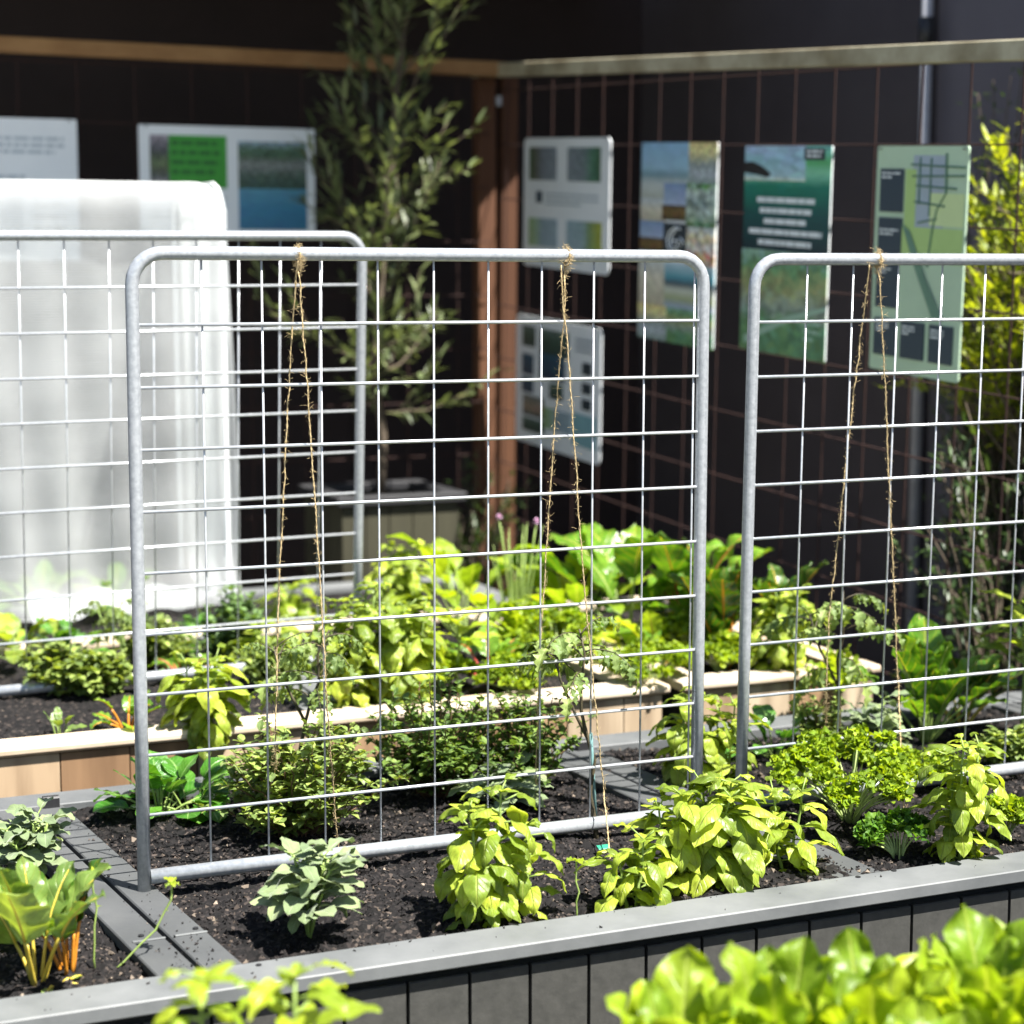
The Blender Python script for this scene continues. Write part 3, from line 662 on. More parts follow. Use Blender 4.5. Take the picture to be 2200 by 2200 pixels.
# front planter: grey boards
root = empty('planter_box', W(.8, .09, 0), 'long charcoal raised planter with grey capping boards, holding the two nearest trellises', 'planter')
mb = MB(); B(mb, -1.6, -.487, ZC-.022, 4.6, .089, .022); mb.build('front_cap', M['cap'], root)
mb = MB(); B(mb, -1.6, .576, ZC-.026, 4.6, .089, .026); mb.build('rear_cap', M['cap_mid'], root)
def cross(mb, u_near, u_far, w, z=ZC-.001, v0=-.3965, v1=.5745, th=.02):
    a = W(u_near, v0, z-th); b = W(u_far, v1, z-th)
    mb.cbox(a, b - a, -U3*w, Z3*th, .002) if np.dot(np.cross(b - a, -U3), Z3) > 0 else mb.cbox(a, b-a, U3*w, Z3*th, .002)
for un, uf, w in ((.057, -.028, .058), (-.009, -.094, .062), (1.172, 1.09, .060), (1.104, 1.022, .062), (2.27, 2.19, .06), (2.34, 2.26, .06)):
    mb = MB(); cross(mb, un, uf, w); mb.build('cross_board', M['board'], root)
# inner lining under the cross boards' edges and cladding
cl = MB(); u = -1.6
while u < 3.0:
    cl.cbox(W(u, -.470, .03), U3*.0935, V3*.011, Z3*(ZC-.022-.030-.018), .002); u += .0995
cl.build('cladding', M['clad'], root)
bk = MB(); bk.box(W(-1.6, -.458, .02), U3*4.6, V3*.02, Z3*(ZC-.05)); bk.box(W(-1.6, .60, .02), U3*4.6, V3*.02, Z3*(ZC-.05))
bk.box(W(-1.6, -.436, .02), U3*.02, V3*1.03, Z3*(ZC-.05)); bk.box(W(2.98, -.436, .02), U3*.02, V3*1.03, Z3*(ZC-.05))
bk.build('lining', M['void'], root)
for un, vv_ in ((-.066, .560), (1.052, .560)):
    mb = MB(); mb.cbox(W(un, vv_-.004, ZC-.012), U3*.03, V3*.018, Z3*.032, .003); mb.build('corner_clip', M['black'], root)
for un, vv_ in ((.075, -.415), (1.115, -.41), (1.19, -.405), (.03, -.22), (-.055, -.22)):
    mb = MB(); mb.tube([W(un, vv_, ZC - .001), W(un, vv_, ZC + .0016)], .0045, 10); mb.build('screw_head', M['black'], root)
for un, vv_ in ((.048, -.243), (-.018, -.245), (-.03, .20)):
    mb = MB(); mb.cbox(W(un-.055, vv_, ZC-.0008), U3*.05, V3*.006, Z3*.0016, .0004); mb.build('joint_strip', M['cap'], root)
soil('front_planter_soil', -1.55, 2.95, -.396, .60, ZS, 3, crumbs=42000, spill=[((-.9, 2.3), (-.40, -.47), ZC), ((-.05, .03), (-.38, .55), ZC), ((1.05, 1.14), (-.38, .55), ZC)])

# timber planter behind it
ZW = .66
def timber_planter(u0, u1, label, seed, v0=.81, v1=1.94, ends=True):
    root = empty('planter_box', W((u0+u1)/2, (v0+v1)/2, 0), label, 'planter')
    mb = MB(); B(mb, u0, v0, ZW-.02, u1-u0, .09, .02, .006); mb.build('front_cap', M['pale_wood'], root)
    mb = MB(); B(mb, u0, v1-.09, ZW-.02, u1-u0, .09, .02, .006); mb.build('rear_cap', M['pale_wood'], root)
    for ue in (u0 + .001, u1 - .091):
        mb = MB(); B(mb, ue, v0+.091, ZW-.022, .09, v1-v0-.182, .02); mb.build('end_cap', M['pale_wood'], root)
    cl = MB(); u = u0 + .012; rng = random.Random(seed)
    while u < u1 - .03:
        w = min(.142, u1 - .012 - u)
        cl.cbox(W(u, v0 + .012 + rng.uniform(0, .003), .03), U3*(w-.003), V3*.018, Z3*(ZW-.022-.031), .002); u += .142
    cl.build('cladding', M['pine'], root)
    bk = MB(); bk.box(W(u0+.012, v0+.034, .02), U3*(u1-u0-.024), V3*.02, Z3*(ZW-.045)); bk.box(W(u0+.012, v1-.04, .02), U3*(u1-u0-.024), V3*.02, Z3*(ZW-.045))
    bk.box(W(u0+.012, v0+.056, .02), U3*.02, V3*(v1-v0-.1), Z3*(ZW-.045)); bk.box(W(u1-.032, v0+.056, .02), U3*.02, V3*(v1-v0-.1), Z3*(ZW-.045))
    bk.build('lining', M['void'], root)
    soil('timber_planter_soil', u0+.03, u1-.03, v0+.06, v1-.05, ZW-.02, seed, step=.01, crumbs=4000)
    return root
tp = timber_planter(-1.7, 1.405, 'long pine raised planter with a bleached capping board, holding the rear trellis', 11)
mb = MB(); B(mb, .56, .902, ZW-.023, .062, .946, .02); mb.build('cross_board', M['cap'], tp)
mb = MB(); B(mb, .63, .902, ZW-.023, .062, .946, .02); mb.build('cross_board', M['cap'], tp)
timber_planter(1.44, 1.98, 'short pine raised planter at the end of the row, beside the rusty mesh fence', 12)

# grey planter under the netting
root = empty('planter_box', W(.3, 2.4, 0), 'grey raised planter farthest back, under the white netting', 'planter')
mb = MB(); B(mb, -2.2, 2.02, ZC-.022, 3.9, .09, .022); mb.build('front_cap', M['cap'], root)
mb = MB(); B(mb, -2.2, 2.78, ZC-.022, 3.9, .09, .022); mb.build('rear_cap', M['cap'], root)
mb = MB(); B(mb, 1.61, 2.111, ZC-.023, .09, .668, .02); mb.build('end_cap', M['cap'], root)
bk = MB(); bk.box(W(-2.19, 2.04, .02), U3*3.88, V3*.02, Z3*(ZC-.045)); bk.box(W(-2.19, 2.83, .02), U3*3.88, V3*.02, Z3*(ZC-.045)); bk.box(W(1.66, 2.065, .02), U3*.02, V3*.76, Z3*(ZC-.045))
bk.build('cladding', M['clad'], root)
soil('back_planter_soil', -2.15, 1.65, 2.06, 2.82, ZC-.03, 21, step=.014, crumbs=1500)

# foreground planter, only its plants reach into the picture
root = empty('planter_box', W(.75, -1.2, 0), 'charcoal raised planter nearest the viewer, holding the lettuces', 'planter')
mb = MB(); B(mb, -.2, -1.17, ZC-.022, 2.4, .089, .022); mb.build('rear_cap', M['cap'], root)
mb = MB(); B(mb, -.2, -1.99, ZC-.022, 2.4, .089, .022); mb.build('front_cap', M['cap'], root)
cl = MB()
for vv_ in (-1.107, -1.98):
    u = -.2
    while u < 2.15: cl.cbox(W(u, vv_, .03), U3*.0945, V3*.016, Z3*(ZC-.056), .002); u += .0995
for uu_ in (-.19, 2.16): cl.cbox(W(uu_, -1.96, .03), U3*.02, V3*.85, Z3*(ZC-.056), .002)
cl.build('cladding', M['clad'], root)
soil('foreground_planter_soil', -.16, 2.15, -1.96, -1.11, ZS, 31, step=.014, crumbs=1500)

# ------------------------------------------------------------------ trellises
def trellis(O, X, Y, label, rows, cols, i0, i1, jt=-.14, jb=10.05, jf=10.55, tube=.0112, foot=(True, True)):
    """O: node 0,0 of the wire grid, X along the top, Y downwards, grid step 0.1"""
    O = np.asarray(O, float); X = np.asarray(X) / np.linalg.norm(X); Y = np.asarray(Y) / np.linalg.norm(Y)
    N = np.cross(X, Y); N = N if np.dot(N, EYE - O) > 0 else -N
    P = lambda i, j, d=0.0: O + X*.1*i + Y*.1*j + N*d
    root = empty('trellis_frame', P((i0+i1)/2, jf), label, 'trellis', 'galvanised mesh trellises standing in the planters')
    # bent tube: left post, rounded corners, top rail, right post
    R = .5
    pts = [P(i0, jf), P(i0, 7), P(i0, 3), P(i0, jt + R)]
    for k in range(1, 7):
        a = math.pi/2 * k/6; pts.append(P(i0 + R - R*math.cos(a), jt + R - R*math.sin(a)))
    for q in np.linspace(i0 + R + .3, i1 - R - .3, 5): pts.append(P(q, jt))
    for k in range(0, 7):
        a = math.pi/2 * k/6; pts.append(P(i1 - R + R*math.sin(a), jt + R - R*math.cos(a)))
    pts += [P(i1, 3), P(i1, 7), P(i1, jf)]
    mb = MB(); mb.tube(pts, tube, 16); mb.build('tube_frame', M['galv'], root, True)
    mb = MB(); mb.tube([P(i0 + .1, jb), P((i0+i1)/2, jb), P(i1 - .1, jb)], tube*1.1, 14); mb.build('bottom_rail', M['galv'], root, True)
    mb = MB()
    for i in cols: mb.tube([P(i, jt + .08, -.0022), P(i, jb - .08, -.0022)], .0018, 8)
    for j in rows: mb.tube([P(i0 + .08, j, .0022), P(i1 - .08, j, .0022)], .0028, 8)
    mb.build('wire_mesh', M['wire'], root, True)
    return P
R10 = list(range(1, 10))
PF = trellis((-.5904, 3.1245, 1.6253), (.9182, .396, -.004), (-.0025, -.0043, -1), 'middle galvanised trellis in front, both rounded top corners in view, with two twines tied on', R10, range(1, 11), -.13, 10.17, jf=10.35)
PT = trellis((.4525, 3.5776, 1.6167), (.9149, .4036, -.0003), (-.0092, .0201, -.9998), 'right-hand galvanised trellis running out of the picture, with one twine tied on', R10, range(1, 11), -.13, 10.17, jf=10.35)
PR = trellis((-1.165, 4.2512, 1.669), (.9013, .4331, .0054), (-.0289, .0725, -.9969), 'rear galvanised trellis standing in the pine planter before the white netting', R10, range(0, 9), -1.2, 9.02, jf=10.4, jb=10.1)

# ------------------------------------------------------------------ netting cover
def net_cover():
    c0 = at_z(502, 1290, .61)                                  # near right foot of the cover
    d = c0[:2] - A0; un, vn = float(d @ U2), float(d @ V2)
    ht = 1.255; dep = .62; L = 1.75
    root = empty('netting_cover', W(un - .8, vn + dep/2, .6), 'tall white insect netting draped over a hooped frame at the left', 'netting')
    rng = np.random.default_rng(5)
    R = .1
    # cross profile in (v,z): up the near side, over the top, down the far side
    prof = [(0.0, z) for z in np.linspace(-.005, ht - R, 26)]
    prof += [(R - R*math.cos(a), ht - R + R*math.sin(a)) for a in np.linspace(.2, math.pi/2, 6)]
    prof += [(x, ht) for x in np.linspace(R + .06, dep - R - .06, 7)]
    prof += [(dep - R + R*math.sin(a), ht - R + R*math.cos(a)) for a in np.linspace(0, math.pi/2, 6)]
    prof += [(dep, z) for z in np.linspace(ht - R - .03, -.005, 24)]
    us = np.linspace(0, L, 120)
    ph = rng.uniform(0, 6.28, 8)
    def pleat(s, z):
        k = (1 - z/ht)
        return (.013*math.sin(7*s + ph[0] + 1.6*math.sin(2.5*z+ph[1])) + .008*math.sin(17*s + ph[2] + 2.6*z) + .007*math.sin(39*s + ph[3] - 3*z) + .004*math.sin(24*z + 9*s)) * (.35 + k) \
            + .02 * max(0, .12 - z)/.12 * math.sin(13*s + ph[4])
    V, F = [], []
    nP = len(prof)
    for k, u_ in enumerate(us):
        for (v_, z_) in prof:
            # the end of the cover rounds over at its top corner
            dr = max(0.0, .09 - u_) ; drop = .09 - math.sqrt(max(0, .0081 - dr*dr))
            zz = min(z_, ht - drop)
            side = -1 if v_ < dep/2 else 1
            off = pleat(u_, max(z_, 0)) * side
            flare = .05 * max(0, (.14 - z_)/.14)**2
            sag = -.012*math.sin(math.pi*min(1, max(0, (v_-.0)/dep)))*(1 if z_ >= ht-.001 else 0)*abs(math.sin(3.3*u_))
            V.append(W(un - u_, vn + v_ + off + flare*side, .612 + zz + sag))
    for k in range(len(us)-1):
        for i in range(nP-1):
            F.append((k*nP+i, k*nP+i+1, (k+1)*nP+i+1, (k+1)*nP+i))
    mb = MB(); mb.add(V, F); mb.build('netting_side', M['net'], root, True)
    # pleated end sheet facing the aisle, denser netting stands in for sun on it
    V, F = [], []
    nv, nz = 60, 36
    for a in range(nv+1):
        for b in range(nz+1):
            fv = a/nv; z_ = b/nz*(ht - .012)
            v_ = fv*dep
            cor = max(0.0, R - min(v_, dep - v_)); lim = ht - R + math.sqrt(max(0, R*R - cor*cor))
            zz = min(z_, lim - .004)
            k = 1 - zz/ht
            off = .022*math.sin(fv*15 + 1.1*math.sin(3*zz)) * (.15 + k) + .012*math.sin(fv*33 + 2)*(.2 + k) + .02*max(0, (.16-zz)/.16)**2
            V.append(W(un - .004 + off + .012*(1 - zz/ht)*0 , vn + v_, .612 + zz - .006))
    for a in range(nv):
        for b in range(nz):
            F.append((a*(nz+1)+b, (a+1)*(nz+1)+b, (a+1)*(nz+1)+b+1, a*(nz+1)+b+1))
    mb = MB(); mb.add(V, F); mb.build('netting_end', M['net_end'], root, True)
    # slack hem lying on the soil by the near corner
    V, F = [], []
    for a in range(31):
        for b in range(7):
            s_ = a/30; t_ = b/6
            V.append(W(un - .62 + .56*s_, vn - .015 - .13*t_*(.5 + .5*math.sin(4*s_+1)) , .618 + .05*(1-t_)**2 + .018*math.sin(9*s_ + 5*t_)*t_ + .012*math.sin(21*s_)))
    for a in range(30):
        for b in range(6): F.append((a*7+b, (a+1)*7+b, (a+1)*7+b+1, a*7+b+1))
    mb = MB(); mb.add(V, F); mb.build('netting_hem', M['net'], root, True)
    for uo in (.012, .85, 1.7):
        pts = [W(un - uo, vn + .012, .6)] + [W(un - uo, vn + .012 + max(0, v_)*(dep-.024)/dep, .607 + z_) for v_, z_ in prof[1:-1:2]] + [W(un - uo, vn + dep - .012, .6)]
        mb = MB(); mb.tube(pts, .006, 8); mb.build('hoop', M['board_white'], root, True)
net_cover()

# ------------------------------------------------------------------ leaf builder
def leaf(mb, base, az, el, L, Wd, rng, nl=7, nw=4, shape=(1.0, .8), bend=-1.0, fold=.25, wave=.0, wn=2.5, pucker=0.0, roll=0.0, twist=0.0, lobes=0.0):
    """one leaf: base point, heading az, starting elevation el (rad), length, width; bend = change of elevation along it"""
    t = np.linspace(0, 1, nl+1)
    th = el + bend * t
    st = L / nl
    cy = np.concatenate([[0], np.cumsum(np.cos((th[:-1]+th[1:])/2) * st)])
    cz = np.concatenate([[0], np.cumsum(np.sin((th[:-1]+th[1:])/2) * st)])
    w = Wd/2 * np.sin(np.pi * np.clip(t, 0.0, 1) ** shape[0]) ** shape[1]
    w[0] = max(w[0], Wd*.03); w[-1] = Wd*.015
    if lobes: w = w * (1 + lobes * np.cos(t * nl * math.pi))
    x = np.linspace(-1, 1, nw+1)
    XX = x[None, :] * w[:, None]
    ny, nz = -np.sin(th), np.cos(th)
    ax = np.abs(x)[None, :]
    h = fold * ax * w[:, None]
    p1, p2, p3 = rng.uniform(0, 6.28, 3)
    if wave: h = h + wave * (ax**1.5) * np.sin(t[:, None]*wn*6.28 + p1 + (x[None, :] > 0)*p2)
    if pucker: h = h + pucker * np.sin(t[:, None]*min(nl*1.3, 15) + p3) * np.sin(ax*math.pi)
    YY = cy[:, None] + ny[:, None]*h + 0*XX
    ZZ = cz[:, None] + nz[:, None]*h + 0*XX
    if roll or twist:
        a = roll + twist * t[:, None]
        dx = XX; dn = h
        XX2 = dx*np.cos(a) - dn*np.sin(a); hh = dx*np.sin(a) + dn*np.cos(a)
        XX = XX2; YY = cy[:, None] + ny[:, None]*hh; ZZ = cz[:, None] + nz[:, None]*hh
    ca, sa = math.cos(az), math.sin(az)
    V = np.stack([base[0] + YY*ca - XX*sa*-1*-1, base[1] + YY*sa + XX*ca, base[2] + ZZ], -1).reshape(-1, 3)
    uv = np.stack([np.broadcast_to((x[None, :]+1)/2, XX.shape), np.broadcast_to(t[:, None], XX.shape)], -1).reshape(-1, 2)
    n = nw + 1
    F = [(i*n+j, (i+1)*n+j, (i+1)*n+j+1, i*n+j+1) for i in range(nl) for j in range(nw)]
    mb.add(V, F, uv)
    k = (nl) * n + nw//2
    return V[k]
def curve_pts(p0, p1, sag, n=6, rng=None, jit=0.0):
    p0, p1 = np.asarray(p0, float), np.asarray(p1, float)
    out = []
    for i in range(n+1):
        t = i/n; q = p0*(1-t) + p1*t + np.array([0, 0, sag*math.sin(math.pi*t)])
        if rng is not None and 0 < i < n: q = q + rng.normal(0, jit, 3)
        out.append(q)
    return out

def finish(root, leaves, stems, leafm, stemm, ln='leaves', sn='stem'):
    if stems and stems.n: stems.build(sn, M[stemm], root, True)
    if leaves.n: leaves.build(ln, M[leafm], root, True)

def basil(root, p, h, r, rng, lm='basil', sm='stem_green', stems=None, ls=1.0):
    lv, st = MB(), MB()
    ls = ls*rng.uniform(.82, 1.1)
    ns = stems or max(1, int(round(r/.035)))
    for s in range(ns):
        a = 2*math.pi*s/ns + rng.uniform(-.4, .4); q = (0 if ns == 1 else r*.5) * rng.uniform(.6, 1.2)
        hh = h * rng.uniform(.72, 1.0) if s else h
        top = p + np.array([math.cos(a)*q, math.sin(a)*q, hh*.93])
        b0 = p + np.array([math.cos(a)*q*.25, math.sin(a)*q*.25, -.01])
        pts = curve_pts(b0, top, 0, 6, rng, .003); st.tube(pts, [.0035-.0003*i for i in range(7)], 6)
        nn = max(7, int(hh/.016))
        a0 = rng.uniform(0, 3.14)
        for k in range(nn):
            f = (k+1)/nn
            node = pts[0]*(1-f) + pts[-1]*f if nn < 2 else np.array([np.interp(f*6, range(7), [q_[c] for q_ in pts]) for c in range(3)])
            Lm = min(.070, r*.7 + .024) * ls * (0.62 + .5*math.sin(math.pi*min(1, f*.85))) * (1 if f < .93 else .62)
            for side in range(2):
                az = a0 + k*1.65 + side*math.pi + rng.uniform(-.35, .35)
                L = Lm * rng.uniform(.78, 1.15)
                el = rng.uniform(-.1, .55) + (.35 if f > .9 else 0)
                pt = .018 + .012*rng.random()
                e = node + np.array([math.cos(az)*pt*math.cos(el), math.sin(az)*pt*math.cos(el), pt*math.sin(el)])
                st.tube([node, e], .0014, 5)
                leaf(lv, e, az, el-.15, L, L*rng.uniform(.44, .6), rng, 11, 6, (.82, .78), bend=-rng.uniform(1.0, 2.3), fold=-rng.uniform(.1, .6), wave=.0028, wn=1.6, pucker=L*.04, roll=rng.uniform(-.35, .35))
                if rng.random() < .7 and f < .9:           # axil shoot
                    leaf(lv, node + (e-node)*.4, az + rng.uniform(-.6, .6), .7, L*.5, L*.3, rng, 5, 4, (.82, .72), bend=-1.2, fold=-.3)
        for k in range(5):                                   # tip rosette
            az = k*1.256 + a0; L = .032*ls*rng.uniform(.7, 1.2)
            leaf(lv, pts[-1], az, rng.uniform(.35, .9), L, L*.55, rng, 6, 4, (.85, .75), bend=-1.1, fold=-.25, pucker=.0015)
    finish(root, lv, st, lm, sm)

def lettuce(root, p, h, r, rng, lm='lettuce', sm=None, n=22):
    lv = MB(); n = int(n*2.3)
    for k in range(n):
        f = k/n; az = k*2.4 + rng.uniform(-.25, .25)
        el = .55 + .85*f + rng.uniform(-.15, .15)
        L = max(h, r) * (.66 - .2*f) * rng.uniform(.75, 1.15)
        b = p + np.array([math.cos(az)*.012, math.sin(az)*.012, -.004 + h*.46*f])
        leaf(lv, b, az, el, L, L*rng.uniform(.32, .48), rng, 18, 10, (1.55, .48), bend=-rng.uniform(.1, 1.1)*(1.25-f), fold=rng.uniform(-.2, .5)*(1-f*.3), wave=L*.055, wn=3.4, pucker=L*.03, roll=rng.uniform(-.25, .25))
    st = MB(); st.tube([p - np.array([0, 0, .01]), p + np.array([0, 0, h*.25]), p + np.array([0, 0, h*.5])], [.012, .010, .006], 8)
    finish(root, lv, st, lm, 'stem_green')

def parsley(root, p, h, r, rng, lm='parsley', sm='stalk_pale', dens=1.0):
    lv, st = MB(), MB()
    ns = int(26*dens*max(.7, r/.08))
    for s in range(ns):
        q = math.sqrt(rng.random()); az = rng.uniform(0, 6.28)
        dome = math.sqrt(max(.05, 1 - (q*.92)**2))
        c = p + np.array([math.cos(az)*q*r, math.sin(az)*q*r, h*(.3 + .66*dome)*rng.uniform(.72, 1.05)])
        pm_ = p*.5 + c*.5 + np.array([-math.cos(az)*q*r*.22, -math.sin(az)*q*r*.22, h*.08]); b_ = p + np.array([math.cos(az), math.sin(az), -.3])*.007
        st.tube([b_*(1-t_)**2 + 2*pm_*t_*(1-t_) + c*t_**2 for t_ in np.linspace(0, 1, 6)], [.0017]*5 + [.0009], 5)
        R = rng.uniform(.018, .032)*(.8 + r)
        for m in range(int(44*dens)):
            d = rng.standard_normal(3); d /= np.linalg.norm(d); d[2] = abs(d[2])*.8 - .25*rng.random()
            e = c + d*R*rng.uniform(.45, 1.05)
            L = rng.uniform(.009, .017)
            leaf(lv, e, rng.uniform(0, 6.28), rng.uniform(-.2, 1.1), L, L*1.1, rng, 3, 4, (1.2, .5), bend=rng.uniform(-1.6, 1.2), fold=rng.uniform(-.6, .9), wave=.0035, wn=1.2, roll=rng.uniform(-.8, .8))
    finish(root, lv, st, lm, sm)

def sage(root, p, h, r, rng, lm='sage', sm='stem_green', ns=7):
    lv, st = MB(), MB()
    for s in range(ns):
        az = s*2.4 + rng.uniform(-.3, .3); q = r*(.15 + .5*rng.random())
        top = p + np.array([math.cos(az)*q, math.sin(az)*q, h*rng.uniform(.45, .85)])
        pts = curve_pts(p - np.array([0, 0, .01]), top, .01, 5, rng, .002); st.tube(pts, .0022, 6)
        for k in range(5):
            f = .3 + .7*k/4
            node = np.array([np.interp(f*5, range(6), [q_[c] for q_ in pts]) for c in range(3)])
            for side in range(2):
                a2 = az + k*1.6 + side*math.pi + rng.uniform(-.4, .4)
                L = min(.095, r*.8)*rng.uniform(.7, 1.15)*(1.05 - .35*f)
                el = rng.uniform(.15, .95)
                e = node + np.array([math.cos(a2), math.sin(a2), .5])*.014
                st.tube([node, e], .0012, 5)
                leaf(lv, e, a2, el, L, L*rng.uniform(.44, .6), rng, 10, 6, (1.0, .6), bend=-rng.uniform(.5, 1.4), fold=rng.uniform(.05, .35), wave=.002, roll=rng.uniform(-.4, .4), pucker=.001)
    finish(root, lv, st, lm, sm)

def chard(root, p, h, r, rng, lm='chard', sm='stalk_yellow', n=9, upright=.6, lf=.74):
    lv, st = MB(), MB(); n = int(n*1.45)
    for k in range(n):
        az = k*2.4 + rng.uniform(-.3, .3)
        el = min(1.5, upright + rng.uniform(-.15, .7))
        L = h*lf*rng.uniform(.55, .85)
        pl = h*rng.uniform(.3, .6)
        b = p + np.array([math.cos(az)*.008, math.sin(az)*.008, -.008])
        e = b + np.array([math.cos(az)*math.cos(el)*pl, math.sin(az)*math.cos(el)*pl, math.sin(el)*pl])
        st.tube(curve_pts(b, e, .006, 5), [.0034, .0031, .0028, .0026, .0024, .0022], 7)
        b2 = -rng.uniform(.2, .8) if upright > .8 else -rng.uniform(.5, 1.5)
        n0 = lv.n
        leaf(lv, e, az, el-.05, L, L*rng.uniform(.46, .66), rng, 14, 8, (.78, .62), bend=b2, fold=rng.uniform(.1, .5), wave=L*.045, wn=3.2, pucker=L*.02, roll=rng.uniform(-.2, .2))
        Vv = lv.v[-1].reshape(15, 9, 3)                       # coloured midrib runs up the blade
        rib = [Vv[i, 4] + np.array([0, 0, .0006]) for i in range(0, 13, 2)]
        st.tube(rib, [.0024-.00028*i for i in range(len(rib))], 6)
    finish(root, lv, st, lm, sm, sn='stalks')

def tomato(root, p, h, r, rng, lm='tomato', sm='stem_dark', lean=(0, 0), first=.55):
    lv, st = MB(), MB()
    top = p + np.array([lean[0], lean[1], h])
    pts = curve_pts(p - np.array([0, 0, .02]), top, 0, 8, rng, .006); st.tube(pts, np.linspace(.0052, .0018, 9), 7)
    fk = [pts[4], pts[4] + np.array([-.02, 0, .04]), pts[4] + np.array([-.05, .01, h*.28]), pts[4] + np.array([-.06, .015, h*.42])]
    st.tube(fk, [.0036, .003, .0024, .0016], 6)
    nl_ = 10
    for k in range(nl_):
        f = first + (1-first)*k/(nl_-1)
        node = np.array([np.interp(f*8, range(9), [q_[c] for q_ in pts]) for c in range(3)]) if k % 3 else fk[-1] - (fk[-1]-fk[-2])*rng.random()
        az = k*2.4 + rng.uniform(-.4, .4); el = rng.uniform(.25, .9)
        RL = r*rng.uniform(.8, 1.2)*(1.1 - .4*(f-first)/(1-first+.01))
        q = [node]; a = el
        for m in range(6):
            q.append(q[-1] + np.array([math.cos(az)*math.cos(a), math.sin(az)*math.cos(a), math.sin(a)])*RL/6); a -= rng.uniform(.15, .35)
        st.tube(q, np.linspace(.0016, .0007, 7), 5)
        for m in range(2, 7):
            for side in ((-1, 1) if m < 6 else (0,)):
                L = RL*rng.uniform(.24, .38)*(1.15 if m == 6 else 1)
                leaf(lv, q[m], az + side*rng.uniform(.8, 1.3), a + rng.uniform(0, .5), L, L*.42, rng, 9, 4, (.8, .9), bend=-rng.uniform(.4, 1.5), fold=rng.uniform(.2, .7), wave=.003, lobes=.38, roll=rng.uniform(-.3, .3))
                if m in (3, 5) and side:
                    leaf(lv, (q[m]+q[m-1])/2, az + side*1.4, a+.3, L*.4, L*.22, rng, 4, 2, (.85, .75), bend=-.6, fold=.3)
    finish(root, lv, st, lm, sm)

def herb(root, p, h, r, rng, lm='thyme', sm='stem_brown', dens=1.0, ll=.016, up=.5):
    lv, st = MB(), MB()
    ns = int(70*dens)
    for s in range(ns):
        az = rng.uniform(0, 6.28); q = math.sqrt(rng.random()); 
        hh = h*rng.uniform(.35, 1.12)*(1 - .3*q*q); q = q*rng.uniform(.7, 1.2)
        e = p + np.array([math.cos(az)*q*r, math.sin(az)*q*r, hh])
        pts = curve_pts(p + np.array([math.cos(az)*q*r*.2, math.sin(az)*q*r*.2, -.005]), e, .02*rng.random(), 6, rng, .006)
        st.tube(pts, [.0013]*6 + [.0006], 4, cap=False)
        for k in range(16):
            f = .25 + .75*k/15
            node = np.array([np.interp(f*6, range(7), [q_[c] for q_ in pts]) for c in range(3)])
            L = ll*rng.uniform(.6, 1.3)
            for side in (0, math.pi):
                leaf(lv, node, rng.uniform(0, 6.28)+side, rng.uniform(-.2, 1.0), L, L*rng.uniform(.5, .75), rng, 3, 2, (.9, .7), bend=-rng.uniform(0, 1), fold=.25)
    finish(root, lv, st, lm, sm)

def greens(root, p, h, r, rng, lm='spinach', sm='stem_green', n=14, wide=.6, lf=1.0):
    lv, st = MB(), MB()
    for k in range(n):
        az = k*2.4 + rng.uniform(-.3, .3); el = rng.uniform(.35, 1.35)
        pl = h*rng.uniform(.3, .55)*(1 + .5*(1-lf)*rng.random()*2); L = max(.035, h*lf*rng.uniform(.4, .62))
        b = p + np.array([math.cos(az)*.01, math.sin(az)*.01, -.005])
        e = b + np.array([math.cos(az)*math.cos(el)*pl, math.sin(az)*math.cos(el)*pl, math.sin(el)*pl])
        st.tube(curve_pts(b, e, .004, 4), [.0024, .002, .0018, .0016, .0014], 6)
        leaf(lv, e, az, el-.1, L, L*wide*rng.uniform(.85, 1.15), rng, 9, 6, (.95, .6), bend=-rng.uniform(.4, 1.5), fold=rng.uniform(-.15, .35), wave=L*.03, pucker=L*.012, roll=rng.uniform(-.3, .3))
    finish(root, lv, st, lm, sm)

def pepper(root, p, h, r, rng, lm='pepper', sm='stem_green', n=9):
    lv, st = MB(), MB()
    top = p + np.array([0, 0, h*.92]); pts = curve_pts(p - np.array([0, 0, .01]), top, 0, 6, rng, .003); st.tube(pts, [.004, .0036, .0034, .003, .0026, .0022, .002], 7)
    for k in range(n):
        f = .55 + .45*k/(n-1); az = k*2.4 + .5; node = p + np.array([0, 0, h*.92*f])
        L = r*rng.uniform(.8, 1.15)*(1.1 - .35*(f-.55)); el = rng.uniform(.1, .7)
        e = node + np.array([math.cos(az), math.sin(az), .5])*.02
        st.tube([node, e], .0015, 5)
        leaf(lv, e, az, el, L, L*.42, rng, 10, 6, (.85, .8), bend=-rng.uniform(.6, 1.3), fold=.3, wave=.003, roll=rng.uniform(-.3, .3))
    for k in range(4): leaf(lv, top, k*1.57, .8, r*.35, r*.17, rng, 6, 4, (.85, .8), bend=-.7, fold=.3)
    finish(root, lv, st, lm, sm)

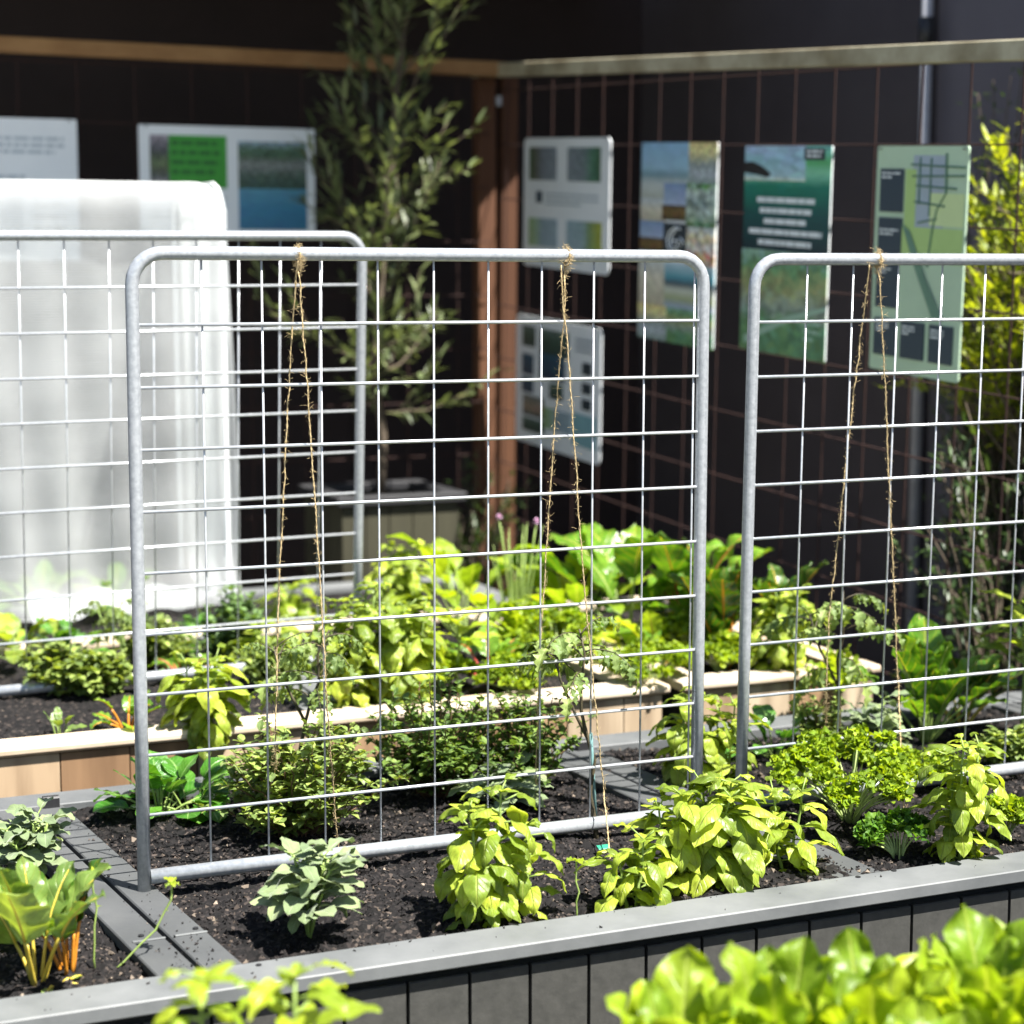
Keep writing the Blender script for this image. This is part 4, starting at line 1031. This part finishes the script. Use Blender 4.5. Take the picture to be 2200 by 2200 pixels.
def sprout(root, p, h, r, rng, lm='tomato', sm='stem_green', tilt=(0, 0)):
    lv, st = MB(), MB()
    top = p + np.array([tilt[0], tilt[1], h]); pts = curve_pts(p - np.array([0, 0, .01]), top, 0, 6, rng, .002); pts = [q + np.array([tilt[0], tilt[1], 0])*.25*math.sin(math.pi*i/6) for i, q in enumerate(pts)]
    st.tube(pts, .0016, 6)
    for k in range(5):
        L = r*rng.uniform(.7, 1.1)
        leaf(lv, pts[-1], k*1.3, rng.uniform(-.2, .8), L, L*.6, rng, 6, 4, (.9, .7), bend=-.8, fold=.3, wave=.002)
    leaf(lv, pts[4], 1.0, .3, r*.6, r*.35, rng, 5, 4, (.9, .7), bend=-.8, fold=.3)
    finish(root, lv, st, lm, sm)

def dill(root, p, h, r, rng, lm='dill', sm='stem_green'):
    herb(root, p, h, r, rng, lm, sm, dens=.8, ll=.022)

def chive(root, p, h, r, rng, lm='spinach', sm='stem_green'):
    lv, st = MB(), MB()
    for k in range(26):
        az = rng.uniform(0, 6.28); q = r*math.sqrt(rng.random())
        e = p + np.array([math.cos(az)*q, math.sin(az)*q, h*rng.uniform(.6, .95)])
        st.tube(curve_pts(p + np.array([math.cos(az), math.sin(az), 0])*.01, e, .01, 4), [.002, .002, .0018, .0014, .0006], 5)
    heads = []
    for (dx, dz) in ((-.045, 1.0), (.05, .97)):
        c = p + np.array([dx, .0, h*dz])
        st.tube(curve_pts(p, c, 0, 4), .0016, 5); fl = MB(); heads.append(fl)
        for k in range(60):
            d = rng.standard_normal(3); d /= np.linalg.norm(d)
            leaf(fl, c, math.atan2(d[1], d[0]), math.asin(d[2]), .009, .005, rng, 3, 2, (.8, .7), bend=0, fold=.2)
    st.build('blades', M[sm], root, True); [f_.build('flower_head', M['flower'], root, True) for f_ in heads]

KINDS = {'basil': (basil, 'basil_plant', 'basil'), 'lettuce': (lettuce, 'lettuce_plant', 'lettuce'), 'parsley': (parsley, 'parsley_plant', 'parsley'),
         'sage': (sage, 'sage_plant', 'sage'), 'chard': (chard, 'chard_plant', 'chard'), 'tomato': (tomato, 'tomato_plant', 'tomato plant'),
         'herb': (herb, 'herb_plant', 'herb'), 'greens': (greens, 'leafy_plant', 'leafy plant'), 'pepper': (pepper, 'pepper_plant', 'seedling'),
         'sprout': (sprout, 'seedling', 'seedling'), 'dill': (dill, 'dill_plant', 'herb'), 'chive': (chive, 'chive_plant', 'chives')}
GROUPS = {'basil': 'basil plants in the planters', 'lettuce': 'lettuces in the foreground planter', 'parsley': 'curly parsley plants', 'sage': 'sage plants', 'chard': 'chard plants', 'tomato': 'tomato plants by the trellises',
          'herb': 'small-leaved herbs', 'greens': 'leafy greens', 'pepper': 'young pepper plants', 'sprout': 'seedlings', 'dill': 'small-leaved herbs'}
_seed = [100]
def plant(kind, bx, by, z, ytop, wpx, label, **kw):
    """base pixel on the soil plane z, top pixel row, width in pixels"""
    fn, name, cat = KINDS[kind]
    p = at_z(bx, by, z)
    d = float(np.dot(p - EYE, [0, _c, -_s])); sc = d / FPX
    h = (by - ytop) * sc * 1.06
    h = max(h, .03); r = wpx/2 * sc
    root = empty(name, p, label, cat, GROUPS.get(kind))
    _seed[0] += 1
    fn(root, p, h, r, np.random.default_rng(_seed[0]), **kw)
    return root

# --- front planter, middle bed, before the trellis
plant('sage', 664, 2015, ZS, 1805, 270, 'grey-green sage bush in front of the middle trellis, beside the two crossing boards')
plant('basil', 1035, 1985, ZS, 1690, 150, 'tall bright basil on its own in bare soil, middle of the front bed', stems=3, ls=1.15)
plant('basil', 1130, 1968, ZS, 1765, 105, 'drooping basil leaning against the right side of the tall lone basil', stems=1, ls=1.1)
plant('sprout', 1238, 1968, ZS, 1852, 60, 'spindly pale seedling between the lone basil and the small basil', lm='pepper')
plant('basil', 1360, 1950, ZS, 1800, 150, 'small low basil by the front board, left of the big basil clump', stems=2)
plant('basil', 1530, 1905, ZS, 1668, 230, 'big bushy basil clump before the right post of the middle trellis', stems=5)
plant('basil', 1690, 1880, ZS, 1695, 130, 'basil drooping over the crossing boards by the left foot of the right-hand trellis', stems=2)
plant('basil', 1440, 1915, ZS, 1700, 130, 'basil with pale drooping leaves at the left edge of the big basil clump', stems=2)
# right-hand bed
plant('parsley', 1825, 1775, ZS, 1590, 330, 'broad bright curly parsley with pale stalks under the right-hand trellis')
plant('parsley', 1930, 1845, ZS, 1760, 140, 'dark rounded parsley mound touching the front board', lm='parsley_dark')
plant('basil', 2060, 1850, ZS, 1588, 150, 'tall basil with hanging leaves at the right edge, between two parsleys', stems=3)
plant('parsley', 2160, 1800, ZS, 1720, 90, 'small parsley half hidden to the right of the tall right-edge basil')
plant('parsley', 1985, 1690, ZS, 1620, 130, 'flat curly parsley between the broad parsley and the tall right-edge basil')
# behind the trellises, front planter
plant('greens', 345, 1750, ZS, 1600, 260, 'glossy round-leaved green by the left post of the middle trellis', n=20, wide=.8)
plant('greens', 410, 1745, ZS, 1610, 170, 'glossy round-leaved green just right of the middle trellis left post', n=16, wide=.85)
plant('herb', 645, 1790, ZS, 1560, 380, 'wide bushy oregano behind the left half of the middle trellis', dens=1.9, ll=.021)
plant('tomato', 600, 1735, ZS, 1370, 300, 'thin dark-stemmed tomato leaning out of the bushy oregano', lean=(.10, 0), first=.6)
plant('herb', 940, 1705, ZS, 1480, 320, 'dark dense thyme bush behind the centre of the middle trellis', lm='thyme_dark', dens=1.7, ll=.018)
plant('herb', 1130, 1710, ZS, 1500, 250, 'sparser brown-stemmed thyme bush left of the staked tomato', dens=1.0, lm='thyme_dark', ll=.018)
plant('sage', 1090, 1745, ZS, 1650, 230, 'low grey-green sage tucked under the thyme bush behind the lone basil', ns=5)
plant('tomato', 1285, 1805, ZS, 1375, 310, 'dark-stemmed forked tomato tied to a teal stake at the middle trellis', lean=(-.035, 0.02), first=.74)
plant('basil', 1480, 1690, ZS, 1490, 120, 'bright basil seen between the two neighbouring trellis posts', stems=3)
plant('basil', 1560, 1680, ZS, 1510, 90, 'basil close behind the left post of the right-hand trellis', stems=2)
plant('greens', 1665, 1625, ZS, 1500, 150, 'bluish leafy green low behind the left part of the right-hand trellis', n=14, lm='spinach')
plant('tomato', 1803, 1640, ZS, 1285, 300, 'bushy pale tomato standing free behind the right-hand trellis', first=.5)
plant('herb', 1760, 1630, ZS, 1500, 150, 'small herb at the foot of the bushy pale tomato', dens=.7)
plant('sage', 1880, 1630, ZS, 1470, 170, 'grey-green sage between the bushy tomato and the dark chard', ns=6)
plant('chard', 1990, 1590, ZS, 1365, 230, 'big dark green chard by the far end of the front planter', lm='chard', sm='stem_green', n=15, upright=.9)
plant('chard', 2065, 1560, ZS, 1400, 130, 'upright dark chard at the far right beside the big dark green chard', lm='chard_dark', n=7, upright=.9)
plant('pepper', 2195, 1590, ZS, 1290, 170, 'tall leafy pepper at the right edge behind the right-hand trellis', lm='basil', n=16)
plant('herb', 2160, 1655, ZS, 1575, 110, 'low dark mint at the right edge, below the tall leafy pepper', dens=.6, ll=.024)
# left bed of the front planter
plant('sage', 55, 1900, ZS, 1725, 200, 'narrow-leaved grey sage at the left edge above the yellow chard', ns=9)
plant('chard', 80, 2110, ZS, 1850, 230, 'pale chard with bright yellow stalks at the left edge', lm='chard_pale', n=6, upright=.95, lf=.95)
plant('chard', 145, 2085, ZS, 1850, 110, 'slim dark chard with orange stalks beside the pale yellow-stalked chard', lm='chard_dark', sm='stalk_orange', n=5, upright=1.15)
plant('chard', 120, 2115, ZS, 2050, 190, 'low sprawling yellow-stalked chard leaf lying by the front board', lm='chard_pale', n=3, upright=.1)
plant('greens', 30, 2010, ZS, 1900, 150, 'dark green broad leaves half out of the picture behind the pale yellow-stalked chard', n=14, lm='chard')
plant('sprout', 205, 2080, ZS, 1880, 50, 'thin upright seedling beside the crossing boards', lm='pepper')
plant('sprout', 228, 2085, ZS, 1915, 48, 'thin seedling arching over the crossing boards to the right', lm='pepper', tilt=(.095, 0.03))
# pine planter
ZP = ZW - .02
plant('greens', 130, 1580, ZP, 1520, 150, 'flopped yellow-green leaf rosette at the left of the pine planter', lm='chard_pale', n=7)
plant('chard', 275, 1570, ZP, 1465, 130, 'small chard with an orange-yellow stalk left of the middle trellis post', sm='stalk_orange', n=6, lm='chard')
plant('basil', 440, 1580, ZP, 1420, 170, 'round basil in the pine planter behind the left end of the middle trellis', stems=4)
plant('herb', 130, 1490, ZP, 1390, 170, 'small-leaved herb at the left under the bottom rail of the rear trellis', dens=.8, ll=.026)
plant('greens', 40, 1420, ZP, 1290, 180, 'leafy green at the far left at the foot of the netting', lm='basil', n=16)
plant('greens', 150, 1415, ZP, 1300, 170, 'dark leafy green under the netting, left of the middle trellis post', n=16, lm='spinach')
plant('tomato', 265, 1450, ZP, 1300, 150, 'young tomato right at the middle trellis left post before the netting', sm='stem_green')
plant('chard', 395, 1460, ZP, 1370, 130, 'small red-stalked chard before the rear trellis', sm='stalk_red', n=7)
plant('dill', 490, 1420, ZP, 1275, 160, 'feathery dill by the corner of the white netting')
plant('herb', 590, 1480, ZP, 1380, 130, 'small herb under the bottom rail of the rear trellis near its right end', dens=.8, ll=.024)
plant('tomato', 640, 1510, ZP, 1390, 160, 'small tomato in the pine planter just left of the bright tall basil', sm='stem_green')
plant('basil', 760, 1530, ZP, 1255, 190, 'bright tall basil at the foot of the rear trellis right post', stems=5)
plant('basil', 870, 1520, ZP, 1300, 170, 'broad basil in the pine planter right of the rear trellis post', stems=5)
plant('basil', 870, 1380, ZP, 1165, 170, 'pale basil farthest back beside the rear trellis post', stems=4, lm='basil')
plant('greens', 1000, 1380, ZP, 1110, 150, 'tall broad-leaved green standing before the dark tub', lm='lettuce', n=30, wide=.5, lf=.62)
plant('pepper', 985, 1500, ZP, 1310, 150, 'yellow-leaved pepper on a pale stem, middle of the pine planter', lm='pepper', n=12)
plant('chive', 1110, 1400, ZP, 1125, 120, 'clump of chives with two pink flower heads before the wall')
plant('lettuce', 1120, 1410, ZP, 1270, 170, 'pale lettuce below the pink chive flowers', n=16)
plant('chard', 1050, 1470, ZP, 1330, 130, 'red-stalked chard in dark soil, middle of the pine planter', sm='stalk_red', lm='chard', n=8)
plant('parsley', 1110, 1495, ZP, 1425, 170, 'flat curly parsley along the bleached capping board, left of the forked tomato')
plant('parsley', 1200, 1450, ZP, 1315, 170, 'tall curly parsley mound behind the forked tomato')
plant('greens', 1240, 1380, ZP, 1110, 190, 'tall pale broad-leaved beet behind the forked tomato', lm='lettuce', n=26, wide=.45, lf=.7)
plant('chard', 1350, 1390, ZP, 1105, 170, 'tall chard with arching pale leaves before the right fence', lm='chard', n=14, sm='stem_green')
plant('parsley', 1400, 1475, ZP, 1395, 190, 'curly parsley along the bleached capping board, left of the post gap')
plant('chard', 1410, 1440, ZP, 1290, 120, 'short yellow-stalked chard left of the middle trellis right post', sm='stalk_yellow', n=8, lm='pepper')
plant('parsley', 1480, 1430, ZP, 1320, 130, 'parsley mound directly behind the middle trellis right post')
plant('chard', 1480, 1400, ZP, 1150, 130, 'dark chard with red stalks rising behind the middle trellis right post', sm='stalk_red', lm='chard', n=9, upright=1.0)
plant('chard', 1555, 1440, ZP, 1190, 130, 'dark tall chard with orange stalks between the two neighbouring trellis posts', sm='stalk_orange', lm='chard_dark', n=9, upright=1.1)
plant('parsley', 1545, 1450, ZP, 1370, 110, 'pale parsley between the two neighbouring trellis posts')
plant('basil', 1670, 1450, ZP, 1270, 160, 'pale basil behind the left post of the right-hand trellis', stems=4)
plant('chard', 1690, 1430, ZP, 1210, 120, 'dark pointed chard before the right fence, behind the bushy pale tomato', lm='chard_dark', n=6, upright=1.1)
plant('lettuce', 1800, 1480, ZP, 1380, 160, 'pale lettuce behind the bushy pale tomato', n=16)
plant('greens', 90, 1330, ZC-.03, 1180, 170, 'pale leafy green growing inside the netting near the left edge', lm='chard', n=16)
plant('greens', 250, 1325, ZC-.03, 1200, 170, 'leafy green growing inside the netting behind the middle trellis left post', lm='chard', n=16)
plant('herb', 330, 1430, ZP, 1335, 150, 'light small-leaved herb just right of the middle trellis left post', dens=.9, ll=.024)
plant('basil', 560, 1440, ZP, 1335, 130, 'young basil between the feathery dill and the rear trellis right post', stems=3)
plant('greens', 440, 1400, ZP, 1310, 120, 'deep green leafy plant at the gap below the netting corner', n=14, lm='spinach')
plant('basil', 620, 1345, ZC-.03, 1250, 130, 'yellow-green basil in the farthest planter, left of the rear trellis right post', stems=3, lm='pepper')
plant('parsley', 940, 1490, ZP, 1400, 150, 'pale parsley beside the yellow-leaved pepper, by the bleached capping board')
plant('herb', 215, 1495, ZP, 1410, 150, 'grey-green small herb before the rear trellis, left of the middle trellis post', dens=.8, ll=.024)
# foreground planter
plant('lettuce', 1450, 2600, ZS, 2030, 210, 'lettuce at the left of the foreground row, blurred upright leaves', n=16)
plant('lettuce', 1680, 2560, ZS, 2005, 270, 'lettuce second from the left of the foreground row', n=20)
plant('lettuce', 1870, 2520, ZS, 1995, 270, 'frilly lettuce in the middle of the foreground row', n=20)
plant('lettuce', 2130, 2480, ZS, 1935, 320, 'large tall lettuce at the bottom right corner', n=20)
plant('lettuce', 1990, 2680, ZS, 2130, 330, 'nearest lettuce at the bottom, between the frilly and the large tall one', n=18)
plant('lettuce', 1620, 2700, ZS, 2150, 280, 'nearest lettuce at the bottom left of the foreground row', n=16)
plant('basil', 420, 2600, ZS, 2080, 150, 'blurred yellow-green basil at the bottom, left of the young pepper', stems=2, lm='pepper', ls=1.35)
plant('pepper', 640, 2560, ZS, 2070, 260, 'blurred young pepper with pointed leaves at the bottom edge', n=14)

# ------------------------------------------------------------------ tree in its tub
def tree():
    base = at_z(818, 1080, .80)
    tub = empty('plant_tub', (base[0], base[1], 0), 'olive timber tub holding the slender tree', 'tub')
    hw = .21; zt = .84
    mb = MB()
    for k in range(5):
        w = 2*hw/5
        for (o, a, n_) in ((np.array([base[0], base[1], 0]) - U3*hw - V3*hw + U3*w*k, U3*(w-.004), V3*.02), (np.array([base[0], base[1], 0]) - U3*hw + V3*(hw-.02) + U3*w*k, U3*(w-.004), V3*.02)):
            mb.cbox(o + Z3*.01, a, n_, Z3*(zt-.03), .002)
        for so in (-hw, hw-.02):
            mb.cbox(np.array([base[0], base[1], .01]) + U3*so - V3*(hw-.022) + V3*(w*.9)*k, U3*.02, V3*(w*.9-.004), Z3*(zt-.03), .002)
    mb.build('boards', M['tub'], tub)
    mb = MB(); c = np.array([base[0], base[1], zt-.019])
    for o, a, b in ((c - U3*(hw+.02) - V3*(hw+.02), U3*(2*hw+.04), V3*.06), (c - U3*(hw+.02) + V3*(hw-.04), U3*(2*hw+.04), V3*.06)): mb.cbox(o, a, b, Z3*.03, .003)
    for o, a, b in ((c - U3*(hw+.02) - V3*(hw-.042), U3*.06, V3*(2*hw-.084)), (c + U3*(hw-.04) - V3*(hw-.042), U3*.06, V3*(2*hw-.084))): mb.cbox(o, a, b, Z3*.029, .003)
    mb.build('rim', M['tub_dark'], tub)
    mb = MB(); mb.box(c - U3*(hw-.025) - V3*(hw-.025) - Z3*.06, U3*(2*hw-.05), V3*(2*hw-.05), Z3*.03); mb.build('soil_fill', M['soil'], tub)
    root = empty('tree', base - np.array([0, 0, .02]), 'slender young tree with narrow dull green leaves before the left fence', 'tree')
    rng = np.random.default_rng(77)
    tr, lv = MB(), MB()
    b = base.copy(); b[2] = zt - .06
    trunk = [b, b + np.array([.01, 0, .25]), b + np.array([-.02, .02, .5]), b + np.array([.01, 0, .8]), b + np.array([.03, .02, 1.15]), b + np.array([.09, 0, 1.6]), b + np.array([.17, 0, 2.05])]
    tr.tube(trunk, [.016, .014, .013, .011, .009, .006, .003], 8)
    limbs = []
    for k in range(30):
        f = .22 + .78*k/29
        i = f*6; s_ = np.array([np.interp(i, range(7), [q[c_] for q in trunk]) for c_ in range(3)])
        az = k*2.4 + rng.uniform(-.4, .4); el = rng.uniform(.6, 1.3)
        L = rng.uniform(.45, .85)*(1.05 - .4*f)
        if f < .38: el = rng.uniform(-.1, .5); L *= .8
        q = [s_]; a = el
        for m in range(6):
            q.append(q[-1] + np.array([math.cos(az)*math.cos(a)*.8, math.sin(az)*math.cos(a)*.8, math.sin(a)])*L/6 + rng.normal(0, .006, 3)); a += rng.uniform(-.05, .16)
        tr.tube(q, np.linspace(.005, .0015, 7), 6); limbs.append((q, az, a))
    def sprig(q, dens):
        for m in range(1, len(q)):
            for _ in range(dens):
                t_ = rng.random(); node = q[m-1]*(1-t_) + q[m]*t_
                d = q[m]-q[m-1]; d /= np.linalg.norm(d)
                az = math.atan2(d[1], d[0]) + rng.uniform(-1.3, 1.3); el = math.asin(max(-1, min(1, d[2]))) + rng.uniform(-.7, .25)
                L = rng.uniform(.05, .088)
                leaf(lv, node, az, el, L, L*rng.uniform(.17, .25), rng, 4, 2, (.9, .8), bend=rng.uniform(-.6, .2), fold=.3)
    for q, az, a in limbs:
        sprig(q, 4)
        for k in range(4):
            s_ = q[rng.integers(1, 6)]; az2 = az + rng.uniform(-1.4, 1.4); a2 = rng.uniform(.2, 1.3); L = rng.uniform(.12, .28)
            tw = [s_]
            for m in range(4): tw.append(tw[-1] + np.array([math.cos(az2)*math.cos(a2), math.sin(az2)*math.cos(a2), math.sin(a2)])*L/4 + rng.normal(0, .004, 3)); a2 += .08
            tr.tube(tw, [.002, .0018, .0015, .0012, .0008], 5); sprig(tw, 3)
    tr.build('trunk', M['bark'], root, True); lv.build('crown', M['tree_leaf'], root, True)
tree()

# ------------------------------------------------------------------ shrubs behind the right fence
def shrub(name, p, h, r, seed, lm, label, nb=60, ll=.03, lw=.28, spread=1.0, dens=9, group=None, low=.25):
    root = empty(name, p, label, 'shrub', group)
    rng = np.random.default_rng(seed); tr, lv = MB(), MB()
    for k in range(nb):
        az = rng.uniform(0, 6.28); f = rng.random(); qr = r*math.sqrt(rng.random())
        s_ = p + np.array([0, 0, h*(.05 + max(0, low-.3)) + h*(low+.25 - max(0, low-.3))*f*rng.random()])
        e = p + np.array([math.cos(az)*qr, math.sin(az)*qr, h*(low + (1-low)*f)*(1 - .2*(qr/r)**2)])
        pts = curve_pts(s_, e, .03, 7, rng, .012); tr.tube(pts, np.linspace(.006, .0015, 8), 5)
        for m in range(3, 8):
            for _ in range(dens):
                t_ = rng.random(); node = pts[m-1]*(1-t_) + pts[m]*t_ + rng.normal(0, .012, 3)
                L = ll*rng.uniform(.6, 1.3)
                leaf(lv, node, az + rng.uniform(-1.6, 1.6), rng.uniform(-.1, 1.2), L, L*lw, rng, 3, 2, (.9, .75), bend=rng.uniform(-.6, .4), fold=.25)
    tr.build('trunk', M['bark'], root, True); lv.build('crown', M[lm], root, True)
def below(x, y, u):
    p = at_plane(x, y, W(u, 0, 0), U3); return np.array([p[0], p[1], 0.0])
shrub('shrub', below(2240, 600, 2.78), 2.06, .42, 41, 'golden', 'golden yellow-leaved shrub behind the mesh at the right edge', nb=80, ll=.05, dens=9, lw=.26, low=.72)
shrub('shrub', below(2150, 600, 3.05), 2.32, .20, 42, 'shrub_dark', 'dark green shrub rising behind the golden shrub', nb=150, ll=.032, dens=9)
shrub('shrub', below(2180, 900, 2.5), 1.45, .34, 43, 'shrub_dark', 'low dark shrub at the foot of the mesh below the golden shrub', nb=26, ll=.045, dens=7)
shrub('shrub', W(1.95, 3.35, 0), 0.98, .28, 44, 'shrub_dark', 'low dark shrub at the foot of the brown corner posts', nb=80, ll=.04, dens=6)

# ------------------------------------------------------------------ twines, stake, plant tag
def twine(paths, label, seed):
    rng = np.random.default_rng(seed); mb = MB(); hair = MB()
    for pts in paths:
        P = []
        for a, b in zip(pts[:-1], pts[1:]):
            n = max(4, int(np.linalg.norm(b - a)/.02))
            for i in range(n): P.append(a + (b - a)*i/n + rng.normal(0, .0006, 3))
        P.append(pts[-1])
        Q = []
        for a, b in zip(P[:-1], P[1:]):
            for t_ in (0, .25, .5, .75): Q.append(a + (b - a)*t_)
        for ph_ in (0.0, math.pi):
            mb.tube([q + np.array([math.cos(k*1.35 + ph_), math.sin(k*1.35 + ph_), 0])*.0007 for k, q in enumerate(Q)], [.0008*rng.uniform(.8, 1.2) for _ in Q], 5)
        for q in P:
            for _ in range(9):
                if rng.random() < .7:
                    d = rng.standard_normal(3); d /= np.linalg.norm(d); L = rng.uniform(.003, .011)
                    q2 = q + rng.normal(0, .002, 3) + np.array([0, 0, rng.uniform(-.01, .01)])
                    mb.tube([q2, q2 + d*L*.6, q2 + d*L + rng.normal(0, .0015, 3)], .00025, 3, cap=False)
    o = mb.build('garden_twine', M['twine'], None, True, origin=paths[0][0])
    tag(o, label, 'twine', 'jute twines tied to the trellis top rails')
def on_trellis(P, x, y, d=0.0):
    o = P(0, 0, d); n = np.cross(P(1, 0) - P(0, 0), P(0, 1) - P(0, 0)); return at_plane(x, y, o, n)
def loop(P, x, y):
    c = on_trellis(P, x, y); nrm = np.cross(P(1, 0) - P(0, 0), P(0, 1) - P(0, 0)); nrm /= np.linalg.norm(nrm)
    if np.dot(nrm, EYE - c) < 0: nrm = -nrm
    return [c + nrm*.0132*math.cos(a) + Z3*.0132*math.sin(a) for a in np.linspace(-2.4, 3.7, 15)]
f = .014
twine([loop(PF, 640, 553) + [on_trellis(PF, 642, 590, f), on_trellis(PF, 660, 830, f), on_trellis(PF, 685, 1200, f), on_trellis(PF, 700, 1480, f), at_z(728, 1845, ZS)],
       [on_trellis(PF, 640, 560, f), on_trellis(PF, 628, 700, -f), on_trellis(PF, 612, 1000, -f), on_trellis(PF, 598, 1290, -f), on_trellis(PF, 592, 1560, -f), at_z(590, 1745, ZS)]],
      'fuzzy jute twine tied to the left part of the middle trellis', 1)
twine([loop(PF, 1218, 555) + [on_trellis(PF, 1213, 610, f), on_trellis(PF, 1214, 690, f), on_trellis(PF, 1226, 830, f), on_trellis(PF, 1243, 1100, f), on_trellis(PF, 1268, 1400, f), on_trellis(PF, 1297, 1700, f), at_z(1312, 1850, ZS)],
       [on_trellis(PF, 1207, 570, f), on_trellis(PF, 1212, 690, f), on_trellis(PF, 1196, 860, -f), on_trellis(PF, 1177, 1130, -f), on_trellis(PF, 1160, 1400, -f), at_z(1150, 1735, ZS)]],
      'fuzzy jute twine tied above the staked tomato on the middle trellis', 2)
twine([loop(PT, 1886, 560) + [on_trellis(PT, 1890, 600, f), on_trellis(PT, 1903, 850, f), on_trellis(PT, 1915, 1150, f), on_trellis(PT, 1930, 1480, f), at_z(1942, 1765, ZS)],
       [on_trellis(PT, 1868, 570, f), on_trellis(PT, 1852, 700, -f), on_trellis(PT, 1822, 950, -f), on_trellis(PT, 1798, 1180, -f), on_trellis(PT, 1780, 1330, -f), on_trellis(PT, 1775, 1480, -f), at_z(1775, 1620, ZS)]],
      'fuzzy jute twine tied to the right-hand trellis', 3)
mb = MB(); mb.tube([at_z(1283, 1812, ZS - .02), at_z(1283, 1812, ZS) + np.array([-.012, .012, .20])], .003, 8)
tag(mb.build('plant_stake', M['stake'], None, True, origin=at_z(1283, 1812, ZS)), 'thin teal stake in the soil beside the forked tomato', 'stake')
q = at_z(1287, 1828, ZS + .006)
mb = MB(); mb.cbox(q, U3*.022, V3*.012 + Z3*.004, Z3*.003, .001)
tag(mb.build('plant_tag', surface('green_tag_plastic', (.02, .2, .12), (.03, .26, .16), rough=.4, bump=0), None, False, origin=q), 'tiny dark green tag lying on the soil by the stake', 'plant tag')
